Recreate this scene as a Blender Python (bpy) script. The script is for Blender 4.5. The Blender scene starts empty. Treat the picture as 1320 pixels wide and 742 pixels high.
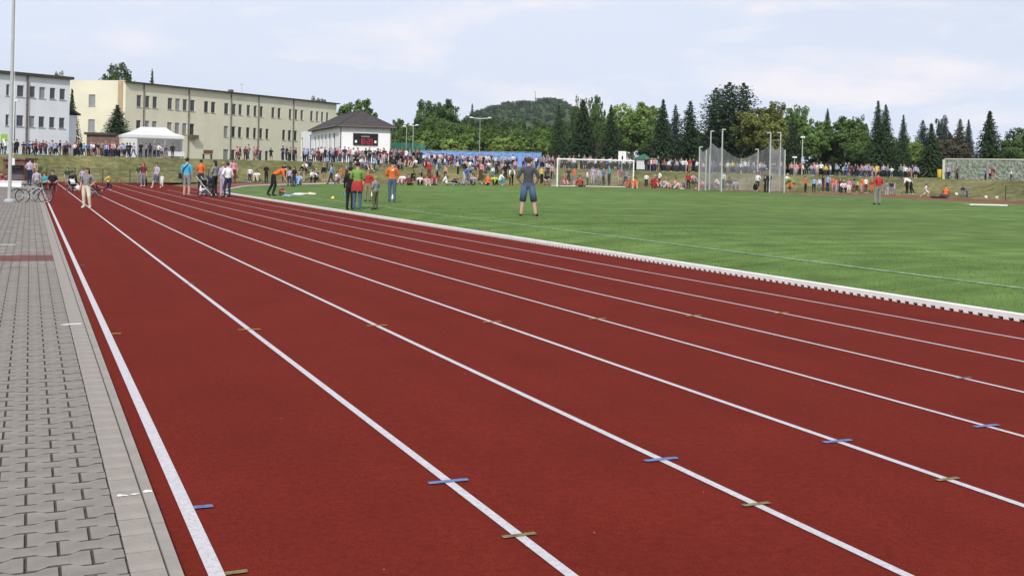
import bpy, bmesh, math, random
import numpy as np
from mathutils import Vector, Matrix
random.seed(7)
sc = bpy.context.scene
COL = sc.collection

# ------------------------------------------------------------------ camera
F, CX, CY, W0 = 1361.5, 660.0, 222.93, 1320.0
CAM_H, YAW, ROLL = 1.4845, 0.42824, 0.02186
LANE_A = 0.6468
R0 = Vector((math.cos(YAW), -math.sin(YAW), 0)); FW = Vector((math.sin(YAW), math.cos(YAW), 0)); UP0 = Vector((0, 0, 1))
RV = R0*math.cos(ROLL) + UP0*math.sin(ROLL); UV = -R0*math.sin(ROLL) + UP0*math.cos(ROLL)
CAMP = Vector((0, 0, CAM_H))
cd = bpy.data.cameras.new('camera'); cam = bpy.data.objects.new('camera', cd); COL.objects.link(cam)
M = Matrix.Identity(4)
for i in range(3):
    M[i][0] = RV[i]; M[i][1] = UV[i]; M[i][2] = -FW[i]; M[i][3] = CAMP[i]
cam.matrix_world = M
cd.sensor_width = 36; cd.sensor_fit = 'HORIZONTAL'; cd.lens = 36*F/W0
cd.shift_y = -(371-CY)/W0
cd.clip_start = 0.05; cd.clip_end = 9000
sc.camera = cam

# ------------------------------------------------------------------ sun, sky, exposure
SUN = Vector((-0.50, -0.78, 0.84)).normalized()
EL = math.asin(SUN.z); AZ = math.atan2(SUN.x, SUN.y)
sl = bpy.data.lights.new('sun', 'SUN'); sl.energy = 3.4; sl.angle = math.radians(3); sl.color = (1, .96, .9)
so = bpy.data.objects.new('sun', sl); COL.objects.link(so)
so.rotation_euler = (-SUN).to_track_quat('-Z', 'Y').to_euler(); so.location = (-30, -30, 60)
wd = bpy.data.worlds.new('World'); sc.world = wd; wd.use_nodes = True
nt = wd.node_tree; nt.nodes.clear()
def N(t, typ, **kw):
    n = t.nodes.new(typ)
    for k, v in kw.items(): setattr(n, k, v)
    return n
sky = N(nt, 'ShaderNodeTexSky', sky_type='NISHITA'); sky.sun_disc = False
sky.sun_elevation = EL; sky.sun_rotation = AZ; sky.air_density = 1.0; sky.dust_density = 2.0; sky.ozone_density = 1.2
tc = N(nt, 'ShaderNodeTexCoord'); mp = N(nt, 'ShaderNodeMapping'); mp.inputs['Scale'].default_value = (1, 1, 3.4)
nz = N(nt, 'ShaderNodeTexNoise'); nz.inputs['Scale'].default_value = 5.2; nz.inputs['Detail'].default_value = 7; nz.inputs['Roughness'].default_value = .52
nz.inputs['Distortion'].default_value = .25
rp = N(nt, 'ShaderNodeValToRGB'); rp.color_ramp.elements[0].position = .49; rp.color_ramp.elements[0].color = (0, 0, 0, 1)
rp.color_ramp.elements[1].position = .66; rp.color_ramp.elements[1].color = (.7,)*3+(1,)
n2 = N(nt, 'ShaderNodeTexNoise'); n2.inputs['Scale'].default_value = 1.1; n2.inputs['Detail'].default_value = 3
r2 = N(nt, 'ShaderNodeValToRGB'); r2.color_ramp.elements[0].position = .35; r2.color_ramp.elements[0].color = (.80,)*3+(1,); r2.color_ramp.elements[1].position = .62; r2.color_ramp.elements[1].color = (1.,)*3+(1,)
veil = N(nt, 'ShaderNodeMix', data_type='RGBA'); veil.inputs[7].default_value = (7.65, 8.4, 9.9, 1)
mx = N(nt, 'ShaderNodeMix', data_type='RGBA'); mx.inputs[7].default_value = (10.4, 9.7, 9.9, 1)
bg = N(nt, 'ShaderNodeBackground'); bg.inputs[1].default_value = .1
ow = N(nt, 'ShaderNodeOutputWorld')
l = nt.links.new
l(tc.outputs['Generated'], mp.inputs[0]); l(mp.outputs[0], nz.inputs[0]); l(mp.outputs[0], n2.inputs[0]); l(nz.outputs[0], rp.inputs[0]); l(n2.outputs[0], r2.inputs[0])
l(r2.outputs[0], veil.inputs[0]); l(sky.outputs[0], veil.inputs[6]); l(rp.outputs[0], mx.inputs[0]); l(veil.outputs[2], mx.inputs[6]); l(mx.outputs[2], bg.inputs[0]); l(bg.outputs[0], ow.inputs[0])
vs = sc.view_settings; vs.view_transform = 'Standard'; vs.look = 'None'; vs.exposure = 0; vs.gamma = 1

# ------------------------------------------------------------------ helpers: where things stand
def rel(px, py): return FW + RV*((px-CX)/F) + UV*(-(py-CY)/F)
def at(px, py, d): return CAMP + rel(px, py)*d
def yh(px): return CY + math.tan(ROLL)*(px-CX)
def sm(x, a, b):
    t = min(1, max(0, (x-a)/(b-a))); return t*t*(3-2*t)
KX = LANE_A + 8*1.22          # inside edge of the innermost lane
CTR = (34.0, 62.0); RK = CTR[0]-KX   # bend of the oval
def H(x, y):                   # track and field level
    return -.01*min(9.76, max(-.4, x-LANE_A)) + .19*sm(x, KX+.1, KX+3.5) + .30*sm(y, 30, 85)*sm(x, 8, 30)
FOOT = [(-300., 93.), (-60., 93.), (-20., 93.), (-5., 93.), (5., 93.), (14., 93.), (22., 93.3), (28., 94.1)]
for k in range(90, -1, -6):
    t = math.radians(k); FOOT.append((34+32.5*math.cos(t), 62+32.5*math.sin(t)))
FOOT += [(66.5, 50.), (66.5, 30.), (66.5, -60.), (66.5, -300.)]
FOOT = [(a, b) for i, (a, b) in enumerate(FOOT) if i == 0 or (a-FOOT[i-1][0])**2+(b-FOOT[i-1][1])**2 > .01]
def fnormal(i):
    a = FOOT[max(0, i-1)]; b = FOOT[min(len(FOOT)-1, i+1)]
    v = Vector((b[0]-a[0], b[1]-a[1])).normalized(); return Vector((-v.y, v.x))
def foot_off(x, y):            # signed distance outside the foot of the bank
    if y > 62:
        if x > 34: return math.hypot(x-34, y-62)-32.5
        return y-94.5+1.5*sm(34-x, 0, 12)
    return x-66.5
def ztop(x, y):
    th = math.degrees(math.atan2(y-62, x-34))
    if x < 34 and y > 62: return 2.13
    return 1.72+.41*sm(th, -5, 95)
def Hfull(x, y):
    o = foot_off(x, y); h = H(x, y)
    if o <= 0: return h
    zt = ztop(x, y)
    return h+(zt-h)*(sm(o, -1.2, 5.0)-.06*(1-sm(o,0,.6)))*1.0 if o < 5 else zt+.006*min(60, o-5)+.012*max(0, o-65)*.5
def ground(px, py):
    r = rel(px, py); t = 3.0
    while t < 200:
        p = CAMP+r*t
        if p.z <= Hfull(p.x, p.y): 
            return p
        t += .1
    return None
def edge_depth(px):            # depth at which the view ray crosses the top edge of the bank
    r = rel(px, yh(px)); t = 60.
    while t < 200 and foot_off(r.x*t, r.y*t) < 5: t += .2
    return t
def upper(px, extra):
    r = rel(px, yh(px)); d = edge_depth(px)+extra
    x, y = r.x*d, r.y*d
    return Vector((x, y, Hfull(x, y))), d

# ------------------------------------------------------------------ helpers: materials
def mat(name, col, rough=.7, var=.12, scale=6., bump=0., spec=.3, metal=0., island=0., objrand=0., detail=5, coords='Object', stretch=None, transl=0., col2=None):
    m = bpy.data.materials.new(name); m.use_nodes = True; t = m.node_tree; b = t.nodes['Principled BSDF']
    b.inputs['Roughness'].default_value = rough; b.inputs['Specular IOR Level'].default_value = spec; b.inputs['Metallic'].default_value = metal
    k = t.links.new
    c = N(t, 'ShaderNodeTexCoord'); n = N(t, 'ShaderNodeTexNoise'); n.inputs['Scale'].default_value = scale; n.inputs['Detail'].default_value = detail
    src = c.outputs[coords]
    if stretch:
        mpn = N(t, 'ShaderNodeMapping'); mpn.inputs['Scale'].default_value = stretch; k(src, mpn.inputs[0]); src = mpn.outputs[0]
    k(src, n.inputs[0])
    r = N(t, 'ShaderNodeValToRGB'); r.color_ramp.elements[0].position = .3; r.color_ramp.elements[1].position = .7
    c2 = col2 or col
    r.color_ramp.elements[0].color = tuple(max(0, v*(1-var)) for v in col)+(1,); r.color_ramp.elements[1].color = tuple(min(1, v*(1+var)) for v in c2)+(1,)
    k(n.outputs[0], r.inputs[0]); out = r.outputs[0]
    def shade(sock, amt, out):
        hs = N(t, 'ShaderNodeHueSaturation'); mr = N(t, 'ShaderNodeMapRange'); mr.inputs[3].default_value = 1-amt; mr.inputs[4].default_value = 1+amt
        k(sock, mr.inputs[0]); k(mr.outputs[0], hs.inputs['Value']); k(out, hs.inputs['Color']); return hs.outputs[0]
    if island:
        g = N(t, 'ShaderNodeNewGeometry'); out = shade(g.outputs['Random Per Island'], island, out)
    if objrand:
        o = N(t, 'ShaderNodeObjectInfo'); out = shade(o.outputs['Random'], objrand, out)
    k(out, b.inputs['Base Color'])
    if bump:
        bn = N(t, 'ShaderNodeBump'); bn.inputs['Strength'].default_value = bump; bn.inputs['Distance'].default_value = .02
        n2 = N(t, 'ShaderNodeTexNoise'); n2.inputs['Scale'].default_value = scale*6; n2.inputs['Detail'].default_value = 4; k(src, n2.inputs[0])
        k(n2.outputs[0], bn.inputs['Height']); k(bn.outputs[0], b.inputs['Normal'])
    if transl:
        tl = N(t, 'ShaderNodeBsdfTranslucent'); k(out, tl.inputs[0]); ms = N(t, 'ShaderNodeMixShader'); ms.inputs[0].default_value = transl
        k(b.outputs[0], ms.inputs[1]); k(tl.outputs[0], ms.inputs[2]); k(ms.outputs[0], t.nodes['Material Output'].inputs[0])
    return m
def net_mat(name, col, alpha):
    m = mat(name, col, .9, .1, 3)
    t = m.node_tree; b = t.nodes['Principled BSDF']; tr = N(t, 'ShaderNodeBsdfTransparent'); ms = N(t, 'ShaderNodeMixShader')
    c = N(t, 'ShaderNodeTexCoord'); n = N(t, 'ShaderNodeTexNoise'); n.inputs['Scale'].default_value = 1.2; n.inputs['Detail'].default_value = 3
    mr = N(t, 'ShaderNodeMapRange'); mr.inputs[1].default_value = .3; mr.inputs[2].default_value = .7; mr.inputs[3].default_value = alpha*.7; mr.inputs[4].default_value = min(1, alpha*1.3)
    t.links.new(c.outputs['Object'], n.inputs[0]); t.links.new(n.outputs[0], mr.inputs[0]); t.links.new(mr.outputs[0], ms.inputs[0])
    t.links.new(tr.outputs[0], ms.inputs[1]); t.links.new(b.outputs[0], ms.inputs[2]); t.links.new(ms.outputs[0], t.nodes['Material Output'].inputs[0])
    return m
def glass_mat(name, col):
    m = mat(name, col, .12, .25, .8, spec=.6); return m
def emit_mat(name, col, s):
    m = bpy.data.materials.new(name); m.use_nodes = True; b = m.node_tree.nodes['Principled BSDF']
    b.inputs['Base Color'].default_value = col+(1,); b.inputs['Emission Color'].default_value = col+(1,); b.inputs['Emission Strength'].default_value = s
    return m

# ------------------------------------------------------------------ helpers: meshes and objects
class MB:
    def __init__(s): s.v = []; s.f = []; s.mi = []; s.cur = 0
    def add(s, vs, fs, mi=None):
        o = len(s.v); s.v += [tuple(v) for v in vs]; s.f += [tuple(o+i for i in f) for f in fs]; s.mi += [s.cur if mi is None else mi]*len(fs)
    def box(s, x0, x1, y0, y1, z0, z1, m=None, mi=None):
        vs = [Vector(p) for p in ((x0,y0,z0),(x1,y0,z0),(x1,y1,z0),(x0,y1,z0),(x0,y0,z1),(x1,y0,z1),(x1,y1,z1),(x0,y1,z1))]
        if m is not None: vs = [m @ v for v in vs]
        s.add(vs, [(3,2,1,0),(4,5,6,7),(0,1,5,4),(1,2,6,5),(2,3,7,6),(3,0,4,7)], mi)
    def bar(s, a, b, r0, r1=None, n=6, mi=None):
        a, b = Vector(a), Vector(b); r1 = r0 if r1 is None else r1
        d = (b-a).normalized(); u = d.orthogonal().normalized(); w = d.cross(u)
        vs = []
        for p, r in ((a, r0), (b, r1)):
            for i in range(n):
                t = 2*math.pi*i/n; vs.append(p+u*(r*math.cos(t))+w*(r*math.sin(t)))
        fs = [(i, (i+1) % n, n+(i+1) % n, n+i) for i in range(n)]+[tuple(range(n-1, -1, -1)), tuple(range(n, 2*n))]
        s.add(vs, fs, mi)
    def tube(s, pts, r, n=6, mi=None):
        for a, b in zip(pts, pts[1:]): s.bar(a, b, r, n=n, mi=mi)
    def lathe(s, prof, c=(0,0,0), n=12, mi=None):
        vs = [(c[0]+r*math.cos(2*math.pi*i/n), c[1]+r*math.sin(2*math.pi*i/n), c[2]+z) for r, z in prof for i in range(n)]
        fs = [(k*n+i, k*n+(i+1) % n, (k+1)*n+(i+1) % n, (k+1)*n+i) for k in range(len(prof)-1) for i in range(n)]
        s.add(vs, fs, mi)
    def blob(s, c, rx, ry, rz, n=8, k=6, mi=None):
        vs = []; 
        for j in range(1, k):
            p = math.pi*j/k
            for i in range(n):
                t = 2*math.pi*i/n; vs.append((c[0]+rx*math.sin(p)*math.cos(t), c[1]+ry*math.sin(p)*math.sin(t), c[2]-rz*math.cos(p)))
        vs += [(c[0],c[1],c[2]-rz), (c[0],c[1],c[2]+rz)]
        fs = [(j*n+i, j*n+(i+1) % n, (j+1)*n+(i+1) % n, (j+1)*n+i) for j in range(k-2) for i in range(n)]
        b = (k-1)*n
        fs += [(b, (i+1) % n, i) for i in range(n)]+[(b+1, (k-2)*n+i, (k-2)*n+(i+1) % n) for i in range(n)]
        s.add(vs, fs, mi)
    def torus(s, c, R, r, ax, n=16, k=5, mi=None):
        ax = Vector(ax).normalized(); u = ax.orthogonal().normalized(); w = ax.cross(u); vs = []
        for i in range(n):
            t = 2*math.pi*i/n; e = u*math.cos(t)+w*math.sin(t)
            for j in range(k):
                q = 2*math.pi*j/k; vs.append(Vector(c)+e*(R+r*math.cos(q))+ax*(r*math.sin(q)))
        s.add(vs, [(i*k+j, i*k+(j+1) % k, ((i+1) % n)*k+(j+1) % k, ((i+1) % n)*k+j) for i in range(n) for j in range(k)], mi)
    def mesh(s, name, mats, smooth=False):
        me = bpy.data.meshes.new(name); me.from_pydata(s.v, [], s.f)
        for m in (mats if isinstance(mats, (list, tuple)) else [mats]): me.materials.append(m)
        me.polygons.foreach_set('material_index', s.mi)
        if smooth: me.polygons.foreach_set('use_smooth', [True]*len(s.f))
        me.update(); return me
    def build(s, name, mats, parent=None, smooth=False):
        return link(name, s.mesh(name, mats, smooth), parent)
def link(name, me, parent=None, loc=None, rz=None):
    o = bpy.data.objects.new(name, me); COL.objects.link(o)
    if parent is not None: o.parent = parent
    if loc is not None: o.location = loc
    if rz is not None: o.rotation_euler[2] = rz
    return o
def tag(o, label=None, cat=None, group=None, kind=None):
    if label: o['label'] = label
    if cat: o['category'] = cat
    if group: o['group'] = group
    if kind: o['kind'] = kind
    return o
def thing(name, label, cat, loc=(0,0,0), rz=0, group=None):
    o = bpy.data.objects.new(name, None); COL.objects.link(o); o.location = loc; o.rotation_euler[2] = rz; o.empty_display_size = .3
    return tag(o, label, cat, group)
def structure(o): o['kind'] = 'structure'; return o
def copy_tree(o, parent=None):
    c = o.copy(); COL.objects.link(c)
    if parent is not None: c.parent = parent
    for ch in o.children: copy_tree(ch, c)
    return c
def grid(us, vs_, fn):
    mb = MB(); vs = [fn(u, v) for v in vs_ for u in us]; n = len(us)
    mb.add(vs, [(j*n+i, j*n+i+1, (j+1)*n+i+1, (j+1)*n+i) for j in range(len(vs_)-1) for i in range(n-1)]); return mb
def lin(a, b, n): return [a+(b-a)*i/(n-1) for i in range(n)]

# ------------------------------------------------------------------ ground, track, field, bank
M_track = mat('track_rubber', (.134, .0168, .0105), .95, .07, 1.1, .0, .04)
t = M_track.node_tree; b = t.nodes['Principled BSDF']; ramp = [n for n in t.nodes if n.type == 'VALTORGB'][0]
cc = N(t, 'ShaderNodeTexCoord'); gr = N(t, 'ShaderNodeTexNoise'); gr.inputs['Scale'].default_value = 260; gr.inputs['Detail'].default_value = 3
g2 = N(t, 'ShaderNodeTexNoise'); g2.inputs['Scale'].default_value = 28; g2.inputs['Detail'].default_value = 5; g2.inputs['Roughness'].default_value = .65
st = N(t, 'ShaderNodeMapping'); st.inputs['Scale'].default_value = (1.3, .05, 1); g3 = N(t, 'ShaderNodeTexNoise'); g3.inputs['Scale'].default_value = 1.6; g3.inputs['Detail'].default_value = 4
for a_, b_ in ((cc.outputs['Object'], gr.inputs[0]), (cc.outputs['Object'], g2.inputs[0]), (cc.outputs['Object'], st.inputs[0]), (st.outputs[0], g3.inputs[0])): t.links.new(a_, b_)
cur = ramp.outputs[0]
for nd, lo, hi in ((gr, .55, 1.5), (g2, .84, 1.17), (g3, .94, 1.06)):
    mr = N(t, 'ShaderNodeMapRange'); mr.inputs[1].default_value = .3; mr.inputs[2].default_value = .7; mr.inputs[3].default_value = lo; mr.inputs[4].default_value = hi
    hs = N(t, 'ShaderNodeHueSaturation'); t.links.new(nd.outputs[0], mr.inputs[0]); t.links.new(mr.outputs[0], hs.inputs['Value']); t.links.new(cur, hs.inputs['Color']); cur = hs.outputs[0]
t.links.new(cur, b.inputs['Base Color'])
bn = N(t, 'ShaderNodeBump'); bn.inputs['Strength'].default_value = .55; bn.inputs['Distance'].default_value = .004
t.links.new(gr.outputs[0], bn.inputs['Height']); t.links.new(bn.outputs[0], b.inputs['Normal'])
M_track2 = mat('weathered_track_rubber', (.19, .075, .05), .95, .3, .4, .2, .1)
M_line = mat('line_paint', (.52, .50, .52), .75, .10, 30, .3)
def wear(m, sc_, lo, hi, base=(.13, .02, .014, 1)):
    t = m.node_tree; b = t.nodes['Principled BSDF']; src = b.inputs['Base Color'].links[0].from_socket
    c = N(t, 'ShaderNodeTexCoord'); n = N(t, 'ShaderNodeTexNoise'); n.inputs['Scale'].default_value = sc_; n.inputs['Detail'].default_value = 6; n.inputs['Roughness'].default_value = .7
    mr = N(t, 'ShaderNodeMapRange'); mr.inputs[1].default_value = lo; mr.inputs[2].default_value = hi; x = N(t, 'ShaderNodeMix', data_type='RGBA'); x.inputs[7].default_value = base
    t.links.new(c.outputs['Object'], n.inputs[0]); t.links.new(n.outputs[0], mr.inputs[0]); t.links.new(mr.outputs[0], x.inputs[0]); t.links.new(src, x.inputs[6]); t.links.new(x.outputs[2], b.inputs['Base Color'])
wear(M_line, 55, .52, .95)
M_pav = mat('paver_concrete', (.228, .204, .180), .92, .17, 5, .35, .2, island=.2)
M_pavl = mat('edge_paver_concrete', (.285, .255, .226), .92, .12, 5, .35, .2, island=.1)
M_pavr = mat('red_paver_concrete', (.155, .062, .050), .92, .12, 5, .35, .2, island=.1)
M_sand = mat('joint_sand', (.066, .059, .051), .95, .3, 20, .4)
M_pedge = mat('dirty_paver_edge', (.088, .079, .069), .95, .25, 20)
M_edge = mat('concrete_edging', (.275, .252, .222), .9, .12, 4, .4)
M_grass = mat('field_grass', (.092, .156, .041), .95, .12, .9, .8, .05, col2=(.116, .176, .051))
M_bank = mat('bank_grass', (.118, .124, .046), .95, .25, .35, .9, .05, col2=(.160, .148, .068))
M_plain = mat('rough_grass', (.095, .115, .045), .95, .3, .08, .5, .1)
M_white = mat('white_paint', (.80, .80, .78), .5, .05, 5)
M_kerb = mat('kerb_white_plastic', (.78, .77, .74), .5, .07, 3)
M_dark = mat('painted_gap_shade', (.02, .016, .012), .95, .3, 20)  # near-black colour standing in for shade under the kerb rail

# streaks of the mower on the field
t = M_grass.node_tree; b = t.nodes['Principled BSDF']; ramp = [n for n in t.nodes if n.type == 'VALTORGB'][0]
cc = N(t, 'ShaderNodeTexCoord'); cur = ramp.outputs[0]
for scl, sx, sy, rotz, lo, hi in ((1.0, .10, 1.0, -.43, .86, 1.14), (1.0, .12, 3.2, -.43, .88, 1.12), (.9, 1., 1., 0, .95, 1.05), (60., 1, 1, 0, .70, 1.3), (.05, 1, 1, 0, .88, 1.12), (1., .015, .22, -.43, .93, 1.07)):
    mpn = N(t, 'ShaderNodeMapping'); mpn.inputs['Scale'].default_value = (sx, sy, 1); mpn.inputs['Rotation'].default_value = (0, 0, rotz)
    n = N(t, 'ShaderNodeTexNoise'); n.inputs['Scale'].default_value = scl; n.inputs['Detail'].default_value = 4
    t.links.new(cc.outputs['Object'], mpn.inputs[0]); t.links.new(mpn.outputs[0], n.inputs[0])
    mr = N(t, 'ShaderNodeMapRange'); mr.inputs[1].default_value = .32; mr.inputs[2].default_value = .68; mr.inputs[3].default_value = lo; mr.inputs[4].default_value = hi
    hs = N(t, 'ShaderNodeHueSaturation'); t.links.new(n.outputs[0], mr.inputs[0]); t.links.new(mr.outputs[0], hs.inputs['Value']); t.links.new(cur, hs.inputs['Color']); cur = hs.outputs[0]
t.links.new(cur, b.inputs['Base Color'])

t = M_bank.node_tree; b = t.nodes['Principled BSDF']; src = b.inputs['Base Color'].links[0].from_socket; cc = N(t, 'ShaderNodeTexCoord')
for scl, sz, lo, hi in ((2.2, 1, .74, 1.26), (9., 1, .78, 1.22)):
    n = N(t, 'ShaderNodeTexNoise'); n.inputs['Scale'].default_value = scl; n.inputs['Detail'].default_value = 5; t.links.new(cc.outputs['Object'], n.inputs[0])
    mr = N(t, 'ShaderNodeMapRange'); mr.inputs[1].default_value = .34; mr.inputs[2].default_value = .66; mr.inputs[3].default_value = lo; mr.inputs[4].default_value = hi
    hs = N(t, 'ShaderNodeHueSaturation'); t.links.new(n.outputs[0], mr.inputs[0]); t.links.new(mr.outputs[0], hs.inputs['Value']); t.links.new(src, hs.inputs['Color']); src = hs.outputs[0]
t.links.new(src, b.inputs['Base Color'])
# plain to the horizon, under everything
mb = MB(); n = 48
vs = [(0, 0, -.6)]+[(r*math.cos(2*math.pi*i/n), r*math.sin(2*math.pi*i/n), -.6) for r in (200, 6000) for i in range(n)]
mb.add(vs, [(0, 1+i, 1+(i+1) % n) for i in range(n)]+[(1+i, 1+n+i, 1+n+(i+1) % n, 1+(i+1) % n) for i in range(n)])
structure(mb.build('ground', M_plain))
structure(grid(lin(-90, 72, 109), lin(-60, 100, 107), lambda x, y: (x, y, H(x, y)-.07)).build('stadium_ground', M_bank))
# bank and the plateau behind it
offs = [-1.2, -.4, .3, 1, 1.8, 2.6, 3.4, 4.2, 5, 5.6, 7, 10, 16, 28, 45, 70]
mb = MB(); nn = len(offs); vs = []
for i, (x, y) in enumerate(FOOT):
    nr = fnormal(i)
    for o in offs:
        X, Y = x+nr.x*o, y+nr.y*o; h = H(x, y)
        zt = ztop(x, y)
        z = h-.02+(zt-h+.02)*sm(o, -.9, 5) if o <= 5 else zt+.006*(o-5)
        if 0 < o < 16: z += .03*math.sin(X*1.7+Y*.9)*min(1, o)
        vs.append((X, Y, z))
mb.add(vs, [(i*nn+j, i*nn+j+1, (i+1)*nn+j+1, (i+1)*nn+j) for i in range(len(FOOT)-1) for j in range(nn-1)])
structure(mb.build('grass_bank', M_bank, smooth=True))
offs = [69.5, 110, 200, 400, 900, 2500, 5500]
mb = MB(); nn = len(offs); vs = []
for i, (x, y) in enumerate(FOOT):
    nr = fnormal(i)
    for o in offs:
        vs.append((x+nr.x*o, y+nr.y*o, ztop(x, y)+.38+.012*min(300, o-69.5)-(.02 if o < 70 else 0)))
mb.add(vs, [(i*nn+j, i*nn+j+1, (i+1)*nn+j+1, (i+1)*nn+j) for i in range(len(FOOT)-1) for j in range(nn-1)])
structure(mb.build('plateau_ground', M_plain, smooth=True))

# running track: straight with its chute, then the bend and the far straight
TX0 = .525
mb = grid([TX0, LANE_A, 3, 5.5, 8, KX], lin(-25, 92.5, 95), lambda x, y: (x, y, H(x, y)))
track = structure(mb.build('running_track', M_track))
mb = MB(); vs = []; K = 60; J = 6
for i in range(K+1):
    th = math.pi*(1-i/K); c, s_ = math.cos(th), math.sin(th)
    ro = 32.3 if c > -1e-6 else min(32.3, max(RK+.02, (34-KX)/-c))
    for j in range(J+1):
        r = RK+(ro-RK)*j/J; x, y = 34+r*c, 62+r*s_; vs.append((x, y, H(x, y)+.002))
for k in range(1, 25):
    for j in range(J+1):
        x, y = 34+RK+(32.3-RK)*j/J, 62-4.5*k; vs.append((x, y, H(x, y)+.002))
nr_ = K+1+24
mb.add(vs, [(i*(J+1)+j, i*(J+1)+j+1, (i+1)*(J+1)+j+1, (i+1)*(J+1)+j) for i in range(nr_-1) for j in range(J)])
mb.build('track_bend', M_track2, track)
# lane lines
def strip_y(xc, w, y0, y1, dz, n=60):
    return grid([xc-w/2, xc+w/2], lin(y0, y1, n), lambda x, y: (x, y, H(x, y)+dz))
for i in range(8):
    strip_y(LANE_A+1.22*i, (.047 if i < 4 else .040) if i else .058, -24, 90 if i < 6 else 70, .004).build('lane_line', M_line, track)
for i in range(1, 6):
    mb = MB(); vs = []
    for k in range(81):
        th = math.radians(140-k*140/80); 
        for r in (RK+1.22*i-.025, RK+1.22*i+.025):
            x, y = 34+r*math.cos(th), 62+r*math.sin(th); vs.append((x, y, H(x, y)+.007))
    mb.add(vs, [(2*k, 2*k+1, 2*k+3, 2*k+2) for k in range(80)]); mb.build('bend_line', M_line, track)
# coloured marks across the lines
M_blue = mat('blue_mark_paint', (.11, .19, .40), .8, .25, 45); M_green = mat('green_mark_paint', (.19, .175, .075), .8, .25, 25)
M_yel = mat('yellow_mark_paint', (.36, .20, .05), .8, .2, 25); M_faint = mat('worn_mark_paint', (.2, .15, .14), .8, .3, 25)
for m_ in (M_blue, M_green, M_yel, M_faint): wear(m_, 40, .46, .80)
def mark(i, Y, w, m, half=False, dz=.0065, th=.038):
    xc = LANE_A+1.22*i; x0 = xc+.03 if half else xc-w/2; x1 = xc+.11 if half else xc+w/2
    mb = grid(lin(x0, x1, 3), [Y-th/2, Y+th/2], lambda x, y: (x, y, H(x, y)+dz)); mb.build('lane_mark', m, track)
for i in range(5): mark(i, 4.73+.02*i, .205, M_blue, half=(i == 0))
for i in range(4): mark(i, 3.92+.02*i, .15, M_green, half=(i == 0), th=.03)
for i in range(7): mark(i, 9.84, .205, M_yel, half=(i == 0), th=.05)
for i, Y in ((0, 16.6), (5, 6.1), (1, 13.9)): mark(i, Y, .16, M_faint, half=(i == 0), th=.04)

# grit and fluff lying on the track
mb = MB(); rg = random.Random(4)
for k in range(70):
    x, y = rg.uniform(LANE_A, KX), 3.5+26*rg.random()**1.6; s_ = rg.uniform(.002, .006); a = rg.uniform(0, 6.28)
    mb.add([(x+s_*math.cos(a+q), y+s_*math.sin(a+q)*rg.uniform(.5, 1.2), H(x, y)+.0095+(.004 if i == 3 else 0)) for i, q in enumerate((0, 2.1, 4.2))]+[(x, y, H(x, y)+.013)], [(0, 1, 3), (1, 2, 3), (2, 0, 3)])
tag(mb.build('grit', mat('pale_grit', (.33, .27, .22), .9, .4, 3, island=.5)), kind='stuff')
# field
def xl(y): return KX+.06 if y <= 62 else 34-math.sqrt(max(0, (RK-.06)**2-(y-62)**2))
def xr(y): return 34+RK-.06 if y <= 62 else 34+math.sqrt(max(0, (RK-.06)**2-(y-62)**2))
us = [0, .002, .005, .01, .015, .02, .025, .03, .035, .04, .045, .05, .055, .06, .065, .07, .08, .09, .11, .15, .2, .27, .35, .45, .55, .65, .75, .85, .93, 1]
ys = lin(-45, 62, 72)+[62+(RK-.07)*math.sin(math.radians(a)) for a in range(3, 91, 3)]
structure(grid(us, ys, lambda u, y: (xl(y)+(xr(y)-xl(y))*u, y, H(xl(y)+(xr(y)-xl(y))*u, y)+.012)).build('field', M_grass))
M_fline = mat('field_chalk', (.19, .27, .15), .9, .35, 7)
fl = []
def chalk(pts, w):
    mb = MB(); vs = []
    P = [Vector(p) for p in pts]
    for k, p in enumerate(P):
        d = (P[min(k+1, len(P)-1)]-P[max(k-1, 0)]).normalized(); q = Vector((-d.y, d.x))*w/2
        for s_ in (1, -1): v = p+q*s_; vs.append((v.x, v.y, H(v.x, v.y)+.021))
    mb.add(vs, [(2*k+1, 2*k, 2*k+2, 2*k+3) for k in range(len(P)-1)]); return structure(mb.build('field_marking', M_fline))
TLX = 12.55
chalk([(TLX, y) for y in lin(-30, 79.5, 90)], .10)
chalk([(x, 79.5) for x in lin(TLX, 54, 50)], .12)
chalk([(54, y) for y in lin(-30, 79.5, 80)], .12)
chalk([(x, 63) for x in lin(26, 52, 30)], .12)
chalk([(x, 42) for x in lin(TLX, 54, 50)], .12)

# grass tufts near the kerb
M_tuft = mat('grass_blades', (.135, .24, .065), .9, .25, 1.2, spec=.05, island=.25, transl=.35)
rnd = np.random.default_rng(3)
nb = 26000
yy = rnd.random(nb)**1.5*34+6.0; xx = KX+.1+rnd.random(nb)**1.7*np.minimum(7, yy*.30+1.2)
near = rnd.random(nb) < .28; xx[near] = KX+.07+rnd.random(near.sum())*.12
ang = rnd.random(nb)*6.283; hh = .018+rnd.random(nb)*.03; ww = .004+yy*.00022; lean = rnd.random(nb)*.03
hh[near] *= 1.35
V = np.zeros((nb, 3, 3)); z0 = np.array([H(a, b) for a, b in zip(xx, yy)])+.008
for k, sgn in ((0, 1), (1, -1)):
    V[:, k, 0] = xx+sgn*ww*np.cos(ang); V[:, k, 1] = yy+sgn*ww*np.sin(ang); V[:, k, 2] = z0
V[:, 2, 0] = xx+lean*np.cos(ang*2.3); V[:, 2, 1] = yy+lean*np.sin(ang*1.7); V[:, 2, 2] = z0+hh
me = bpy.data.meshes.new('grass'); me.from_pydata(V.reshape(-1, 3).tolist(), [], np.arange(nb*3).reshape(-1, 3).tolist()); me.materials.append(M_tuft)
tag(link('grass', me), kind='stuff')

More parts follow.
